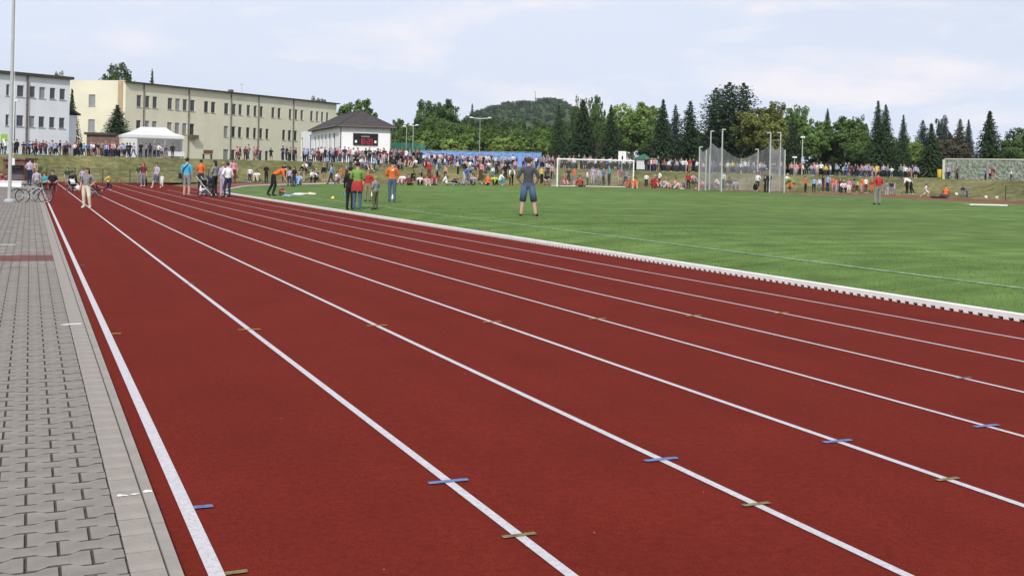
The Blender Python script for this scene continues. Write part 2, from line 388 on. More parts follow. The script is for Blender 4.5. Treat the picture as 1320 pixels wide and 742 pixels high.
# kerb rail round the field
kerb = thing('kerb_rail', 'white raised kerb rail with dark drainage gaps between track and grass', 'kerb', (KX, 0, 0))
def kerb_piece(pts):
    mb = MB(); vs = []
    prof = [(-.035, .028), (-.035, .082), (-.028, .09), (.028, .09), (.035, .082), (.035, .028)]
    P = [Vector(p) for p in pts]
    for k, p in enumerate(P):
        d = (P[min(k+1, len(P)-1)]-P[max(k-1, 0)]).normalized(); q = Vector((d.y, -d.x))
        for o, z in prof: vs.append((p.x+q.x*o-KX, p.y+q.y*o, H(p.x, p.y)+z))
    m = 6
    mb.add(vs, [(k*m+j, k*m+(j+1) % m, (k+1)*m+(j+1) % m, (k+1)*m+j) for k in range(len(P)-1) for j in range(m)]+[tuple(range(m)), tuple(range((len(P)-1)*m+m-1, (len(P)-1)*m-1, -1))])
    return mb
seg = 4.0; y = -12.
while y < 62: 
    kerb_piece([(KX+.035, y+.004), (KX+.035, y+seg/2), (KX+.035, y+seg-.004)]).build('rail', M_kerb, kerb); y += seg
arc = [(34+(RK-.035)*math.cos(math.radians(a)), 62+(RK-.035)*math.sin(math.radians(a))) for a in range(180, 107, -3)]
for i in range(0, 20, 5): kerb_piece(arc[i:i+6]).build('rail', M_kerb, kerb)
mb = MB(); mb.box(-.036, .036, -.034, .034, -.005, .0275); foot_me = mb.mesh('kerb_foot', M_kerb)
y = 4.0; cnt = 0
while y < 40 and cnt < 250:
    link('kerb_foot', foot_me, kerb, (.035, y, H(KX, y)+.001)); y += .146; cnt += 1
mb = MB()
while y < 62: mb.box(-.001, .071, y-.034, y+.034, H(KX, y), H(KX, y)+.0275); y += .146
tag(mb.build('kerb_feet', M_kerb, kerb), kind='stuff')
mb = MB(); mb.add([(.062, -12, -.099), (.062, 62, -.099), (.062, 62, -.066), (.062, -12, -.066)], [(0, 1, 2, 3)]); mb.build('gap_shade_strip', M_dark, kerb)  # shade of the drainage gaps painted as a near-black strip over dark soil

# pavement of interlocking blocks
PW, PH, EX = .228, .136, .355
pave = structure(grid([-6, .356, .357, TX0-.002], lin(-4, 92, 30), lambda x, y: (x, y,   .0150 if x < .3565 else .008)).build('pavement', M_sand))
def paver_mb(cut=None, l0=-1, l1=1, x=0, y=0, mb=None, z=.024):
    hl = PW/2-.0027; we, ww_ = .0835-.0046, .0525-.0046
    pts = [(-hl, -we), (-.070, -we), (-.036, -ww_), (.036, -ww_), (.070, -we), (hl, -we), (hl, we), (.070, we), (.036, ww_), (-.036, ww_), (-.070, we), (-hl, we)]
    if cut is not None: pts = [(min(px_, cut), py_) for px_, py_ in pts]
    mb = mb or MB(); n = len(pts); b_ = .0035
    dz = random.uniform(-.0012, .0012); tx, ty = random.uniform(-.006, .006), random.uniform(-.006, .006)
    top = [(x+a-math.copysign(b_, a), y+c-math.copysign(b_, c), z+dz+a*tx+c*ty) for a, c in pts]; low = [(x+a, y+c, z-.009+dz) for a, c in pts]
    o_ = len(mb.v); mb.add(top+low, [tuple(range(n))], 0); mb.f += [tuple(o_+q for q in (n+i, n+(i+1) % n, (i+1) % n, i)) for i in range(n)]; mb.mi += [1]*n; return mb
pmesh = [paver_mb().mesh('paver', [M_pav, M_pedge]) for _ in range(8)]
half_me = [paver_mb(cut=0.0).mesh('paver', [M_pav, M_pedge]) for _ in range(3)]
stuff = MB(); stuffr = MB(); singles = 0
r0 = int(2.6/PH)
for r in range(r0, int(91/PH)):
    Y = r*PH; red = 17.25 < Y < 18.35; odd = r % 2
    xs = [EX-PW/2-PW*k-(PW/2 if odd else 0) for k in range(-1 if odd else 0, 26)]
    for X in xs:
        cut = None
        if X+PW/2 > EX+.001: cut = EX-.003-X
        u = (Vector((X, Y, 0))-CAMP); dd = u.dot(FW)
        if dd > .5:
            sx = CX+F*u.dot(RV)/dd; sy = CY-F*u.dot(UV)/dd
            if sx < -60: continue
        if singles < 298 and not red and sy < 790 and sx > -25:
            o = link('paver', half_me[singles % 3] if cut is not None else random.choice(pmesh), pave, (X, Y, 0)); singles += 1
            if cut is None and random.random() < .5: o.rotation_euler[2] = math.pi
        else:
            paver_mb(cut, x=X, y=Y, mb=stuffr if red else stuff)
tag(stuff.build('distant_paving', [M_pav, M_pedge], pave), kind='stuff'); tag(stuffr.build('red_paving', [M_pavr, M_pedge], pave), kind='stuff')
mb = MB(); y = 2.5; eme = MB(); eme.box(-.0605, .0595, -.0965, .0965, .008, .0245); eme = eme.mesh('edge_paver', M_pavl); k = 0
far = MB()
while y < 90:
    if k < 150: link('edge_paver', eme, pave, (EX+.0625, y, random.uniform(-.001, .001)))
    else: far.box(EX+.0045, EX+.1205, y-.0985, y+.0985, .008, .0245)
    y += .2; k += 1
tag(far.build('distant_edge_paving', M_pavl, pave), kind='stuff')
eme = MB(); eme.box(-.0225, .0225, -.4985, .4985, -.05, .030); eme = eme.mesh('edging_stone', M_edge); y = 2.0
while y < 91: link('edging_stone', eme, pave, (EX+.151, y, random.uniform(-.001, .001))); y += 1.0
M_spill = mat('white_paint_spill', (.72, .72, .72), .7, .15, 20)
def spill(pts, z):
    mb = MB(); mb.add([(x, y, z) for x, y in pts], [tuple(range(len(pts)))]); mb.build('paint_spill', M_spill, pave)
spill([(.375, 4.935), (.39, 4.925), (.40, 4.932), (.425, 4.922), (.418, 4.945), (.40, 4.95), (.392, 4.962), (.38, 4.955)], .0275)
spill([(.43, 4.94), (.45, 4.93), (.47, 4.936), (.472, 4.945), (.445, 4.952)], .0275)
spill([(.484, 4.935), (.50, 4.925), (.512, 4.932), (.524, 4.925), (.5245, 4.95), (.515, 4.957), (.503, 4.968), (.49, 4.955)], .0335)
spill([(.26, 10.35), (.33, 10.33), (.46, 10.36), (.455, 10.41), (.33, 10.40)], .027)
spill([(-.75, 20.6), (-.2, 20.6), (-.2, 20.7), (-.75, 20.7)], .027)

# ------------------------------------------------------------------ buildings
M_cream = mat('cream_render', (.70, .665, .52), .9, .07, .35, .25, .2); M_creame = M_cream
M_bluew = mat('pale_blue_render', (.71, .73, .775), .9, .06, .4, .25, .2)
M_whitew = mat('white_render', (.82, .83, .84), .9, .04, .5, .2, .2)
M_roofd = mat('dark_roof_felt', (.06, .055, .05), .85, .2, 1.5, .3)
M_tile = mat('dark_roof_tiles', (.070, .062, .062), .8, .22, 3, .5, .2)
M_frame = mat('window_frame_paint', (.30, .30, .29), .6, .06, 5)
M_glass = glass_mat('window_glass', (.045, .052, .058)); M_blind = mat('window_blind', (.26, .27, .27), .5, .12, 2, spec=.5)
M_pipe = mat('drainpipe_metal', (.13, .105, .085), .6, .2, 2)
M_brick = mat('red_brick', (.17, .10, .085), .9, .25, 3, .5); M_brickd = mat('brown_brick', (.16, .085, .06), .9, .25, 3, .5)
M_steel = mat('galvanised_steel', (.42, .43, .43), .45, .1, 4, metal=.3); M_dsteel = mat('dark_painted_steel', (.05, .055, .055), .6, .2, 3)
M_canvas = mat('white_tent_canvas', (.80, .80, .81), .8, .04, .8, transl=.3)
M_blueb = mat('blue_banner_cloth', (.17, .33, .72), .7, .12, .8)
M_black = mat('black_plastic', (.012, .012, .014), .5, .2, 5)

class Face:
    """a vertical wall from world point a to b; local x along it, local y into the building"""
    def __init__(s, pxa, da, pxb, db):
        a = rel(pxa, yh(pxa))*da; b_ = rel(pxb, yh(pxb))*db
        s.o = Vector((a.x, a.y)); s.b = Vector((b_.x, b_.y)); s.t = (s.b-s.o).normalized(); s.L = (s.b-s.o).length; s.rz = math.atan2(s.t.y, s.t.x)
    def u(s, px):
        r = rel(px, yh(px)); # solve o + u t = k r
        det = -s.t.x*r.y+s.t.y*r.x
        return (s.o.x*r.y-s.o.y*r.x)/det
    def z(s, px, py):
        u = s.u(px); P = s.o+s.t*u; d = P.x*FW.x+P.y*FW.y
        return (CAMP+rel(px, py)*d).z
def wall_with_openings(name, m, parent, x0, x1, z0, z1, wins, mtx, depth=.18):
    """front skin with true openings and reveals; wins = (xa, xb, za, zb)"""
    mb = MB(); us = sorted({round(v, 3) for w in wins for v in w[:2]} | {x0, x1}); zs = sorted({round(v, 3) for w in wins for v in w[2:]} | {z0, z1})
    vs = [mtx @ Vector((u, 0, z)) for z in zs for u in us]; n = len(us); fs = []
    for j in range(len(zs)-1):
        for i in range(n-1):
            cu, cz = (us[i]+us[i+1])/2, (zs[j]+zs[j+1])/2
            if any(w[0] < cu < w[1] and w[2] < cz < w[3] for w in wins): continue
            fs.append((j*n+i, j*n+i+1, (j+1)*n+i+1, (j+1)*n+i))
    mb.add(vs, fs)
    for a, b_, c, d in wins:
        q = [mtx @ Vector(p) for p in ((a, 0, c), (b_, 0, c), (b_, 0, d), (a, 0, d), (a, depth, c), (b_, depth, c), (b_, depth, d), (a, depth, d))]
        mb.add(q, [(0, 4, 5, 1), (1, 5, 6, 2), (2, 6, 7, 3), (3, 7, 4, 0)])
    return mb.build(name, m, parent)
def window(parent, w, mtx, blind=False, bars=0, sill=True, lab=None):
    a, b_, c, d = w; f = MB(); e = .065
    for x0, x1, z0, z1 in ((a, a+e, c, d), (b_-e, b_, c, d), (a+e, b_-e, c, c+e), (a+e, b_-e, d-e, d)): f.box(x0, x1, .10, .16, z0, z1, mtx)
    for k in range(bars):
        xm = a+(b_-a)*(k+1)/(bars+1); f.box(xm-.03, xm+.03, .105, .155, c+e, d-e, mtx)
    o = f.build('window', M_frame, parent)
    p = MB(); p.add([mtx @ Vector(v) for v in ((a+.02, .14, c+.02), (b_-.02, .14, c+.02), (b_-.02, .14, d-.02), (a+.02, .14, d-.02))], [(0, 1, 2, 3)]); p.build('pane', M_blind if blind else M_glass, o)
    if sill: s_ = MB(); s_.box(a-.08, b_+.08, -.07, .12, c-.06, c-.003, mtx); s_.build('sill', M_steel, o)
    if lab: o['label'] = lab
def pipe(parent, x, z0, z1, mtx, r=.07):
    p = MB(); p.bar(mtx @ Vector((x, -.09, z0)), mtx @ Vector((x, -.09, z1)), r, n=8)
    for z in lin(z0+.5, z1-.5, 4): p.box(x-.12, x+.12, -.11, -.001, z-.04, z+.04, mtx)
    p.build('drainpipe', M_pipe, parent)

# --- long cream block
fc = Face(160, 147, 432, 186); ZC = 12.93; ZB = 2.0
cream = thing('school_building', 'long three storey cream building with brown drainpipes and a flat dark roof', 'building', (fc.o.x, fc.o.y, 0), fc.rz)
I4 = Matrix.Identity(4)
cols = [(174.5, 180.5), (185.5, 191.5), (195, 201.5), (214.5, 220.5), (224.5, 230.5), (234, 239.5), (243.5, 249.5), (262, 267.5), (270.5, 276)]
xs1 = [(174.5,180.5),(185.5,191.2),(195,201),(214.5,220.5),(224.3,230.3),(234,239.5),(243.5,249.5),(261.5,267),(270.5,276),(287.5,293),(297.5,302.5),(306,310.5),(316.5,321),(325.5,329.5),(333.5,337.5),(348.5,352.5),(356.5,360.5),(371,374.5),(378.5,382),(386,389.5),(398.5,402),(406,409),(412.5,415.5),(419,422)]
xs2 = [(174.5,180.5),(185.5,191.2),(195,201),(214.5,220.5),(224.3,230.3),(234,239.5),(243.5,249.5),(287.5,293),(297.5,302.5),(306,310.5),(316.5,321),(325.5,329.5),(333.5,337.5),(341.5,345.5),(363,367),(370.5,374.5),(378,382)]
xs3 = [(287.5,294),(297.5,302.5),(306,310.5),(316.5,321),(325.5,329.5),(333.5,337.5),(341.5,345.5),(363,367),(370.5,374.5),(378,382)]
wins = []
ht = 2.1
def row(xs, pyr, pxr, h): 
    zt = fc.z(pxr, pyr); return [(fc.u(a), fc.u(b_), zt-h, zt) for a, b_ in xs]
w1 = row(xs1, 133, 290, 1.68); w2 = row(xs2, 162.5, 290, 1.68); w3 = row(xs3, 192.5, 290, 1.75)
LF = fc.L
wall_with_openings('long_wall', M_cream, cream, 0, LF, ZB-1, ZC, w1+w2+w3, I4)
blinds = {('2', i) for i in (1, 2, 3, 4, 5, 7)} | {('1', 4), ('3', 0)}
for tag_, ws in (('1', w1), ('2', w2), ('3', w3)):
    for i, w in enumerate(ws): window(cream, w, I4, blind=(tag_, i) in blinds)
for px in (183.3, 241.5, 296, 331.5, 376.5): pipe(cream, fc.u(px), ZB-.2, ZC-.02, I4)
# end wall towards the camera
e1 = Vector((rel(60, yh(60)).x*149, rel(60, yh(60)).y*149)); loc = lambda P: Vector(((P-fc.o).dot(fc.t), (P-fc.o).dot(Vector((-fc.t.y, fc.t.x)))))
q = loc(e1); LE = q.length
me_ = Matrix.Translation((q.x, q.y, 0)) @ Matrix.Rotation(math.atan2(-q.y, -q.x), 4, 'Z')
fe = Face(60, 149, 160, 147)
we_ = [(fe.u(112.5), fe.u(121), fe.z(116, 137), fe.z(116, 122)), (fe.u(112.5), fe.u(121), fe.z(116, 170), fe.z(116, 154))]
wall_with_openings('end_wall', M_cream, cream, 0, LE-.005, ZB-1, ZC+.25, we_, me_)
for w in we_: window(cream, w, me_, blind=True, lab='pale blind window in the end wall')
mb = MB(); uu = fe.u(153.5); mb.box(uu-.35, uu+.35, -.12, -.002, ZB, ZC+.2, me_); mb.build('pilaster', mat('ochre_render', (.44, .33, .20), .9, .1, .6), cream)
mb = MB(); q2 = q+Vector((3, 14)); bz = Vector((LF, 13))
mb.add([(-.0, .0, ZC-.01), (LF, 0, ZC-.01), (LF, 13, ZC-.01), (q2.x, q2.y, ZC-.01), (q.x, q.y, ZC-.01)], [(0, 1, 2, 3, 4)])
mb.box(-.3, LF+.45, -.45, 0, ZC-.02, ZC+.16); mb.box(LF, LF+.45, .0, 13, ZC-.02, ZC+.16); mb.build('roof', M_roofd, cream)
mb = MB(); mb.add([(LF, 0, ZB-1), (LF, 13, ZB-1), (LF, 13, ZC-.02), (LF, 0, ZC-.02), (q2.x, q2.y, ZB-1), (q2.x, q2.y, ZC-.02), (q.x, q.y, ZB-1), (q.x, q.y, ZC-.02)], [(0, 1, 2, 3), (1, 4, 5, 2), (4, 6, 7, 5)]); mb.build('rear_wall', M_cream, cream)
mb = MB(); mb.bar((fc.u(333), 4, ZC), (fc.u(333), 4, ZC+2.2), .04); mb.bar((fc.u(333)-.5, 4, ZC+1.9), (fc.u(333)+.5, 4, ZC+1.9), .025); mb.build('roof_aerial', M_steel, cream)
mb = MB(); 
for px in (312, 431): mb = MB(); mb.box(fc.u(px)-.3, fc.u(px)+.3, 2.5, 3.1, ZC-.01, ZC+.8); mb.build('chimney', M_pipe, cream)
mb = MB(); u0 = fc.u(247); mb.box(u0-.75, u0+.75, -.6, -.02, fc.z(247, 179), fc.z(247, 174)); mb.build('wall_vent_box', M_pipe, cream)

# --- pale blue-white block
fb = Face(-62, 108, 88, 118.3); ZW = 10.86
blk = thing('office_building', 'pale bluish white block with two window rows and a dark flat roof', 'building', (fb.o.x, fb.o.y, 0), fb.rz)
bx = [(-40,-32),(-26,-18),(-11.5,-4),(6,10.5),(20,29),(36,43.5),(48.7,56.2),(62.3,69.5),(75,82.3)]
z1t, z1b = fb.z(52, 112.3), fb.z(52, 126.8); z2t, z2b = fb.z(52, 150.2), fb.z(52, 164.3)
wb = [(fb.u(a), fb.u(b_), z1b, z1t) for a, b_ in bx]+[(fb.u(a), fb.u(b_), z2b, z2t) for a, b_ in bx]
wall_with_openings('front_wall', M_bluew, blk, 0, fb.L, 1, ZW, wb, I4)
for i, w in enumerate(wb): window(blk, w, I4, blind=(i % 4 == 2))
pipe(blk, fb.u(33), 2, ZW-.05, I4, .11)
mb = MB(); mb.box(-.2, fb.L+.3, -.35, 11, ZW-.03, ZW+.28); mb.build('roof', M_roofd, blk)
mb = MB(); L_ = fb.L; mb.add([(L_, 0, 1), (L_, 10.5, 1), (L_, 10.5, ZW-.04), (L_, 0, ZW-.04), (0, 10.5, 1), (0, 10.5, ZW-.04)], [(0, 1, 2, 3), (1, 4, 5, 2)]); mb.build('side_wall', M_bluew, blk)
ua = fb.u(102.5); za = fb.z(95, 148.5)
mb = MB(); mb.box(L_+.004, ua, .8, 6, 1, za); mb.build('annex_wall', M_bluew, blk)
mb = MB(); vs = [(L_+.02, .5, za+.75), (ua+.35, .5, za+.02), (ua+.35, 6.3, za+.02), (L_+.02, 6.3, za+.75)]; mb.add(vs+[(x, y, z+.18) for x, y, z in vs], [(3,2,1,0),(4,5,6,7),(0,1,5,4),(1,2,6,5),(2,3,7,6),(3,0,4,7)]); mb.build('annex_roof', M_roofd, blk)

# --- pavilion with the scoreboard
fp = Face(437, 116, 503.5, 118); ZE = 6.32; PD = 18.0; PL = fp.L
pav = thing('pavilion', 'white pavilion with a dark hipped tile roof and tall narrow side windows', 'building', (fp.o.x, fp.o.y, 0), fp.rz)
mb = MB(); mb.add([(0,0,1),(PL,0,1),(PL,PD,1),(0,PD,1),(0,0,ZE),(PL,0,ZE),(PL,PD,ZE),(0,PD,ZE)], [(0,1,5,4),(1,2,6,5),(2,3,7,6)]); mb.build('wall', M_whitew, pav)
fl_ = Face(385, 131.6, 437, 116)
mside = Matrix.Translation((0, PD, 0)) @ Matrix.Rotation(-math.pi/2, 4, 'Z')
def su(px):  # along the side wall, from its far end
    r = rel(px, yh(px)); o = fp.o; tt = Vector((-fp.t.y, fp.t.x)); det = -tt.x*r.y+tt.y*r.x
    return PD-(o.x*r.y-o.y*r.x)/det
ws = [(su(a), su(b_), 3.0, 5.55) for a, b_ in ((387.5, 389.3), (404.5, 406.2), (409, 410.8), (413.3, 415), (417.9, 419.8), (422.8, 425), (428.5, 431))]
dr = (su(397.8), su(400.2), 2.2, 5.75)
wall_with_openings('side_wall', M_whitew, pav, 0, PD, 1, ZE, ws+[dr], mside)
for w in ws: window(pav, w, mside, blind=True, bars=0)
mb = MB(); mb.box(dr[0], dr[1], .08, .14, dr[2], dr[3], mside); mb.build('door', mat('blue_door_paint', (.16, .27, .46), .5, .1, 3), pav)
ov = .45; rz_ = ZE+1.85
mb = MB(); vs = [(-ov,-ov,ZE-.05),(PL+ov,-ov,ZE-.05),(PL+ov,PD+ov,ZE-.05),(-ov,PD+ov,ZE-.05),(PL/2,3.2,rz_),(PL/2,PD-3.2,rz_)]
mb.add(vs, [(0,1,4),(1,2,5,4),(2,3,5),(3,0,4,5)]); mb.add([(x, y, ZE-.2) for x, y, z in vs[:4]]+vs[:4], [(3,2,1,0),(0,1,5,4),(1,2,6,5),(2,3,7,6),(3,0,4,7)])
rf = mb.build('roof', M_tile, pav)
mb = MB()
for k in range(1, 12):         # tile courses
    f_ = k/12; 
    for (a, b_, c, d) in ((0,1,4,4),(3,0,5,4),(1,2,4,5)):
        A, B, Cc, D = (Vector(vs[i]) for i in (a, b_, d if (a, b_) == (3, 0) else c, c if (a, b_) == (3, 0) else d))
        if (a, b_) == (3, 0): p, q_ = A.lerp(Vector(vs[5]), f_), B.lerp(Vector(vs[4]), f_)
        elif (a, b_) == (0, 1): p, q_ = A.lerp(Vector(vs[4]), f_), B.lerp(Vector(vs[4]), f_)
        else: p, q_ = A.lerp(Vector(vs[4]), f_), B.lerp(Vector(vs[5]), f_)
        mb.bar(p, q_, .03, n=4)
for a, b_ in ((0,4),(1,4),(4,5),(3,5),(2,5)): mb.bar(vs[a], vs[b_], .09, n=5)
mb.build('ridge_tiles', M_tile, rf)
mb = MB(); mb.tube([(-ov-.05, -ov-.05, ZE-.12), (PL+ov+.05, -ov-.05, ZE-.12)], .07); mb.tube([(-ov-.05, -ov-.05, ZE-.12), (-ov-.05, PD+ov, ZE-.12)], .07); mb.bar((.08, -.1, 2), (.08, -.1, ZE-.1), .05); mb.bar((PL-.08, -.1, 2), (PL-.08, -.1, ZE-.1), .05); mb.build('gutter', M_pipe, pav)
mb = MB(); rr = random.Random(5); x = fp.u(446); M_lett = mat('pale_blue_lettering', (.50, .58, .72), .8, .05, 3); zz = fp.z(470, 167.2)
while x < fp.u(494):           # the faint, unreadable wall lettering
    w_ = rr.uniform(.10, .17); k = rr.randrange(4)
    mb.box(x, x+.035, -.012, -.002, zz-.15, zz+.15)
    if k != 0: mb.box(x+.037, x+w_, -.012, -.002, zz+.11, zz+.15)
    if k > 1: mb.box(x+.037, x+w_*.8, -.012, -.002, zz-.02, zz+.02)
    if k in (0, 3): mb.box(x+.037, x+w_, -.012, -.002, zz-.15, zz-.11)
    x += w_+(.09 if rr.random() < .8 else .28)
mb.build('wall_lettering', M_lett, pav)
sb = thing('scoreboard', 'black electronic scoreboard with red digits on the white pavilion gable', 'scoreboard', (fp.o.x, fp.o.y, 0), fp.rz)
a, b_ = fp.u(454.3), fp.u(485.8); zt, zb = fp.z(470, 172.3), fp.z(470, 187.0)
mb = MB(); mb.box(a, b_, -.16, -.004, zb, zt); mb.build('housing', M_black, sb)
mb = MB(); mb.box(a-.05, b_+.05, -.10, -.006, zt+.002, zt+.06); mb.build('hood', M_steel, sb)
M_red = emit_mat('red_led', (.50, .02, .06), .22); M_grey = mat('grey_lettering', (.30, .32, .28), .7, .1, 9)
W_ = b_-a; h_ = zt-zb
def digit(xc, segs):
    m = MB(); w_, hh_, t_ = W_*.055, h_*.235, .055; zc = zb+h_*.30
    S = {'a': (-w_, w_, hh_-t_, hh_), 'g': (-w_, w_, -t_/2, t_/2), 'd': (-w_, w_, -hh_, -hh_+t_), 'f': (-w_, -w_+t_, t_, hh_-t_), 'b': (w_-t_, w_, t_, hh_-t_), 'e': (-w_, -w_+t_, -hh_+t_, -t_), 'c': (w_-t_, w_, -hh_+t_, -t_)}
    for s_ in segs: x0, x1, z0, z1 = S[s_]; m.box(xc+x0, xc+x1, -.175, -.162, zc+z0, zc+z1)
    m.build('red_digit', M_red, sb)
for f_, s_ in ((.285, 'bc'), (.40, 'abcdefg'), (.60, 'abcdeg'), (.73, 'abcdfg')): digit(a+W_*f_, s_)
mb = MB()
for f_ in (.5,): 
    for z in (.24, .36): mb.box(a+W_*f_-.035, a+W_*f_+.035, -.175, -.162, zb+h_*z-.035, zb+h_*z+.035)
mb.build('red_colon', M_red, sb)
for f_ in (.105, .90): mb = MB(); mb.box(a+W_*f_-W_*.042, a+W_*f_+W_*.042, -.172, -.162, zb+h_*.18, zb+h_*.40); mb.build('white_panel', M_white, sb)
mb = MB()
for k in range(9): x = a+W_*(.33+.038*k); mb.box(x, x+W_*.024, -.170, -.162, zb+h_*.68, zb+h_*.80)
mb.build('grey_lettering', M_grey, sb)

# --- low brick shed and the white tent on the bank
fs_ = Face(111, 112, 158, 112)
sh = thing('brick_shed', 'low brown brick shed with a dark flat roof beside the white tent', 'shed', (fs_.o.x, fs_.o.y, 0), fs_.rz)
zt = fs_.z(130, 174); mb = MB(); mb.box(0, fs_.L, 0, 3, 1.8, zt); mb.build('wall', M_brick, sh)
mb = MB(); mb.box(-.2, fs_.u(149), -.25, 3.2, zt+.003, zt+.25); mb.build('roof', M_roofd, sh)
ft = Face(157.5, 105, 235.5, 107.5); Lt = ft.L; zb = 2.12; ze = ft.z(200, 174.5); zr = ft.z(200, 163.6); ty = 3.2
tent = thing('party_tent', 'white party tent with hipped canvas roof standing on the grass bank', 'tent', (ft.o.x, ft.o.y, 0), ft.rz)
mb = MB(); R_ = [(-.1,-.1,ze),(Lt+.1,-.1,ze),(Lt+.1,ty,ze),(-.1,ty,ze)]
mid = [(.9,.55,ze+(zr-ze)*.38),(Lt-.9,.55,ze+(zr-ze)*.38),(Lt-.9,ty-.65,ze+(zr-ze)*.38),(.9,ty-.65,ze+(zr-ze)*.38)]
top = [(ft.u(183),1.2,zr),(ft.u(215),1.2,zr),(ft.u(215),ty-1.2,zr),(ft.u(183),ty-1.2,zr)]
q_ = [(0,1,5,4),(1,2,6,5),(2,3,7,6),(3,0,4,7)]
mb.add(R_+mid, q_); mb.add(mid+top, q_+[(4,5,6,7)]); mb.add([(x, y, z-.28) for x, y, z in R_]+R_, q_); mb.build('canvas_roof', M_canvas, tent)
def panel(x0, x1, y0, y1, nm='canvas_wall'): mb = MB(); mb.box(x0, x1, y0, y1, zb, ze-.29); return mb.build(nm, M_canvas, tent)
panel(0, ft.u(176), -.02, .0); panel(-.03, -.005, .02, ty-.1); panel(0, Lt, ty-.14, ty-.11); panel(Lt+.005, Lt+.03, .02, ty-.1)
for x in (ft.u(176)+.05, ft.u(198.5), ft.u(212), Lt-.06):
    mb = MB(); mb.box(x-.035, x+.035, 0.01, .08, zb-.1, ze-.02); mb.build('pole', M_steel, tent)
tb = thing('folding_table', 'folding table under a white cloth at the open end of the tent', 'table', tuple(ft.o+ft.t*(Lt-.75))+(zb,), ft.rz)
mb = MB(); mb.box(-.8, .8, -.75, -.1, .70, .75); mb.build('table_top', M_white, tb); mb = MB(); mb.box(-.8, .8, -.775, -.755, .3, .76); mb.build('cloth_front', M_canvas, tb)
for sx in (-.7, .7):
    for sy in (-.7, -.15): mb = MB(); mb.bar((sx, sy, -.05), (sx, sy, .699), .025); mb.build('leg', M_steel, tb)

# --- blue banner fence and the green court fence
fbn = Face(543, 121, 698, 127); zb = 2.2
bn_ = thing('banner_fence', 'long bright blue banner fence behind the crowd on the bank', 'fence', (fbn.o.x, fbn.o.y, 0), fbn.rz)
nP = 12; zl, zr2 = fbn.z(543, 194.3), fbn.z(698, 197.2)
for k in range(nP):
    x0, x1 = fbn.L*k/nP, fbn.L*(k+1)/nP; mb = MB()
    za, zc = zl+(zr2-zl)*k/nP, zl+(zr2-zl)*(k+1)/nP
    vs = []
    for i in range(7):
        f_ = i/6; x = x0+.03+(x1-x0-.06)*f_; y = .03*math.sin(f_*9+k); vs += [(x, y, zb), (x, y+.02, za+(zc-za)*f_-.04*math.sin(f_*math.pi))]
    mb.add(vs, [(2*i, 2*i+2, 2*i+3, 2*i+1) for i in range(6)]); mb.build('banner_panel', M_blueb, bn_)
    mb = MB(); mb.bar((x0, .06, zb-.2), (x0, .06, za+.06), .035); mb.build('post', M_steel, bn_)
mb = MB(); mb.bar((0, .06, zl+.05), (fbn.L, .06, zr2+.05), .03); mb.build('top_rail', M_steel, bn_)
M_gnet = net_mat('green_wire_net', (.05, .21, .17), .5)
fg = Face(503, 135, 547, 137)
gf = thing('court_fence', 'tall green wire court fence between the pavilion and the blue banner', 'fence', (fg.o.x, fg.o.y, 0), fg.rz)
zt = fg.z(525, 184); mb = MB(); mb.add([(0,0,2),(fg.L,0,2),(fg.L,0,zt),(0,0,zt)], [(0,1,2,3)]); mb.build('wire_net', M_gnet, gf)
for k in range(4): mb = MB(); x = fg.L*k/3; mb.bar((x,.03,2),(x,.03,zt+.1),.05); mb.build('post', mat('green_post_paint', (.04,.15,.11), .6) if k == 0 else bpy.data.materials['green_post_paint'], gf)

# --- mural wall with its yellow bin
fw = Face(1218, 92.0, 1335, 87.0); zt = fw.z(1270, 206); 
M_mural = mat('mural_paint', (.10, .15, .08), .9, .2, 1.2, .1, .2)
t_ = M_mural.node_tree; b__ = t_.nodes['Principled BSDF']; c_ = N(t_, 'ShaderNodeTexCoord'); n_ = N(t_, 'ShaderNodeTexNoise'); n_.inputs['Scale'].default_value = 4.0; n_.inputs['Detail'].default_value = 6; n_.inputs['Roughness'].default_value = .75; n_.inputs['Distortion'].default_value = .3
r_ = N(t_, 'ShaderNodeValToRGB'); e_ = r_.color_ramp.elements; e_[0].position = .36; e_[0].color = (.075, .10, .06, 1); e_[1].position = .66; e_[1].color = (.43, .44, .39, 1)
for p_, c__ in ((.46, (.14, .175, .11, 1)), (.52, (.25, .28, .25, 1)), (.58, (.33, .35, .31, 1))): x_ = e_.new(p_); x_.color = c__
t_.links.new(c_.outputs['Object'], n_.inputs[0]); t_.links.new(n_.outputs[0], r_.inputs[0]); t_.links.new(r_.outputs[0], b__.inputs['Base Color'])
mw = thing('mural_wall', 'long wall painted with mottled green and white foliage, pale coping on top', 'wall', (fw.o.x, fw.o.y, 0), fw.rz)
mb = MB(); mb.box(0, fw.L, 0, .25, 1.2, zt); mb.build('painted_wall', M_mural, mw)
mb = MB(); mb.box(-.05, fw.L, -.05, .30, zt+.002, zt+.09); mb.build('coping', mat('pale_coping', (.55, .57, .45), .8, .1, 3), mw)
mb = MB(); mb.box(-.22, -.004, -.03, .28, 1.2, zt); mb.build('end_pier', bpy.data.materials['pale_coping'], mw)
P, d = upper(1212.5, 2.0); ybn = thing('litter_bin', 'yellow litter bin with a dark rim beside the painted wall', 'bin', P)
mb = MB(); mb.lathe([(0,0),(.24,0),(.29,.25),(.31,.85),(.29,.9),(.27,.9),(.24,.2),(0,.2)], n=14); mb.build('body', mat('yellow_plastic', (.62,.46,.04), .5, .1, 3), ybn, smooth=True)
mb = MB(); mb.torus((0,0,.9), .30, .03, (0,0,1)); mb.build('rim', M_black, ybn)

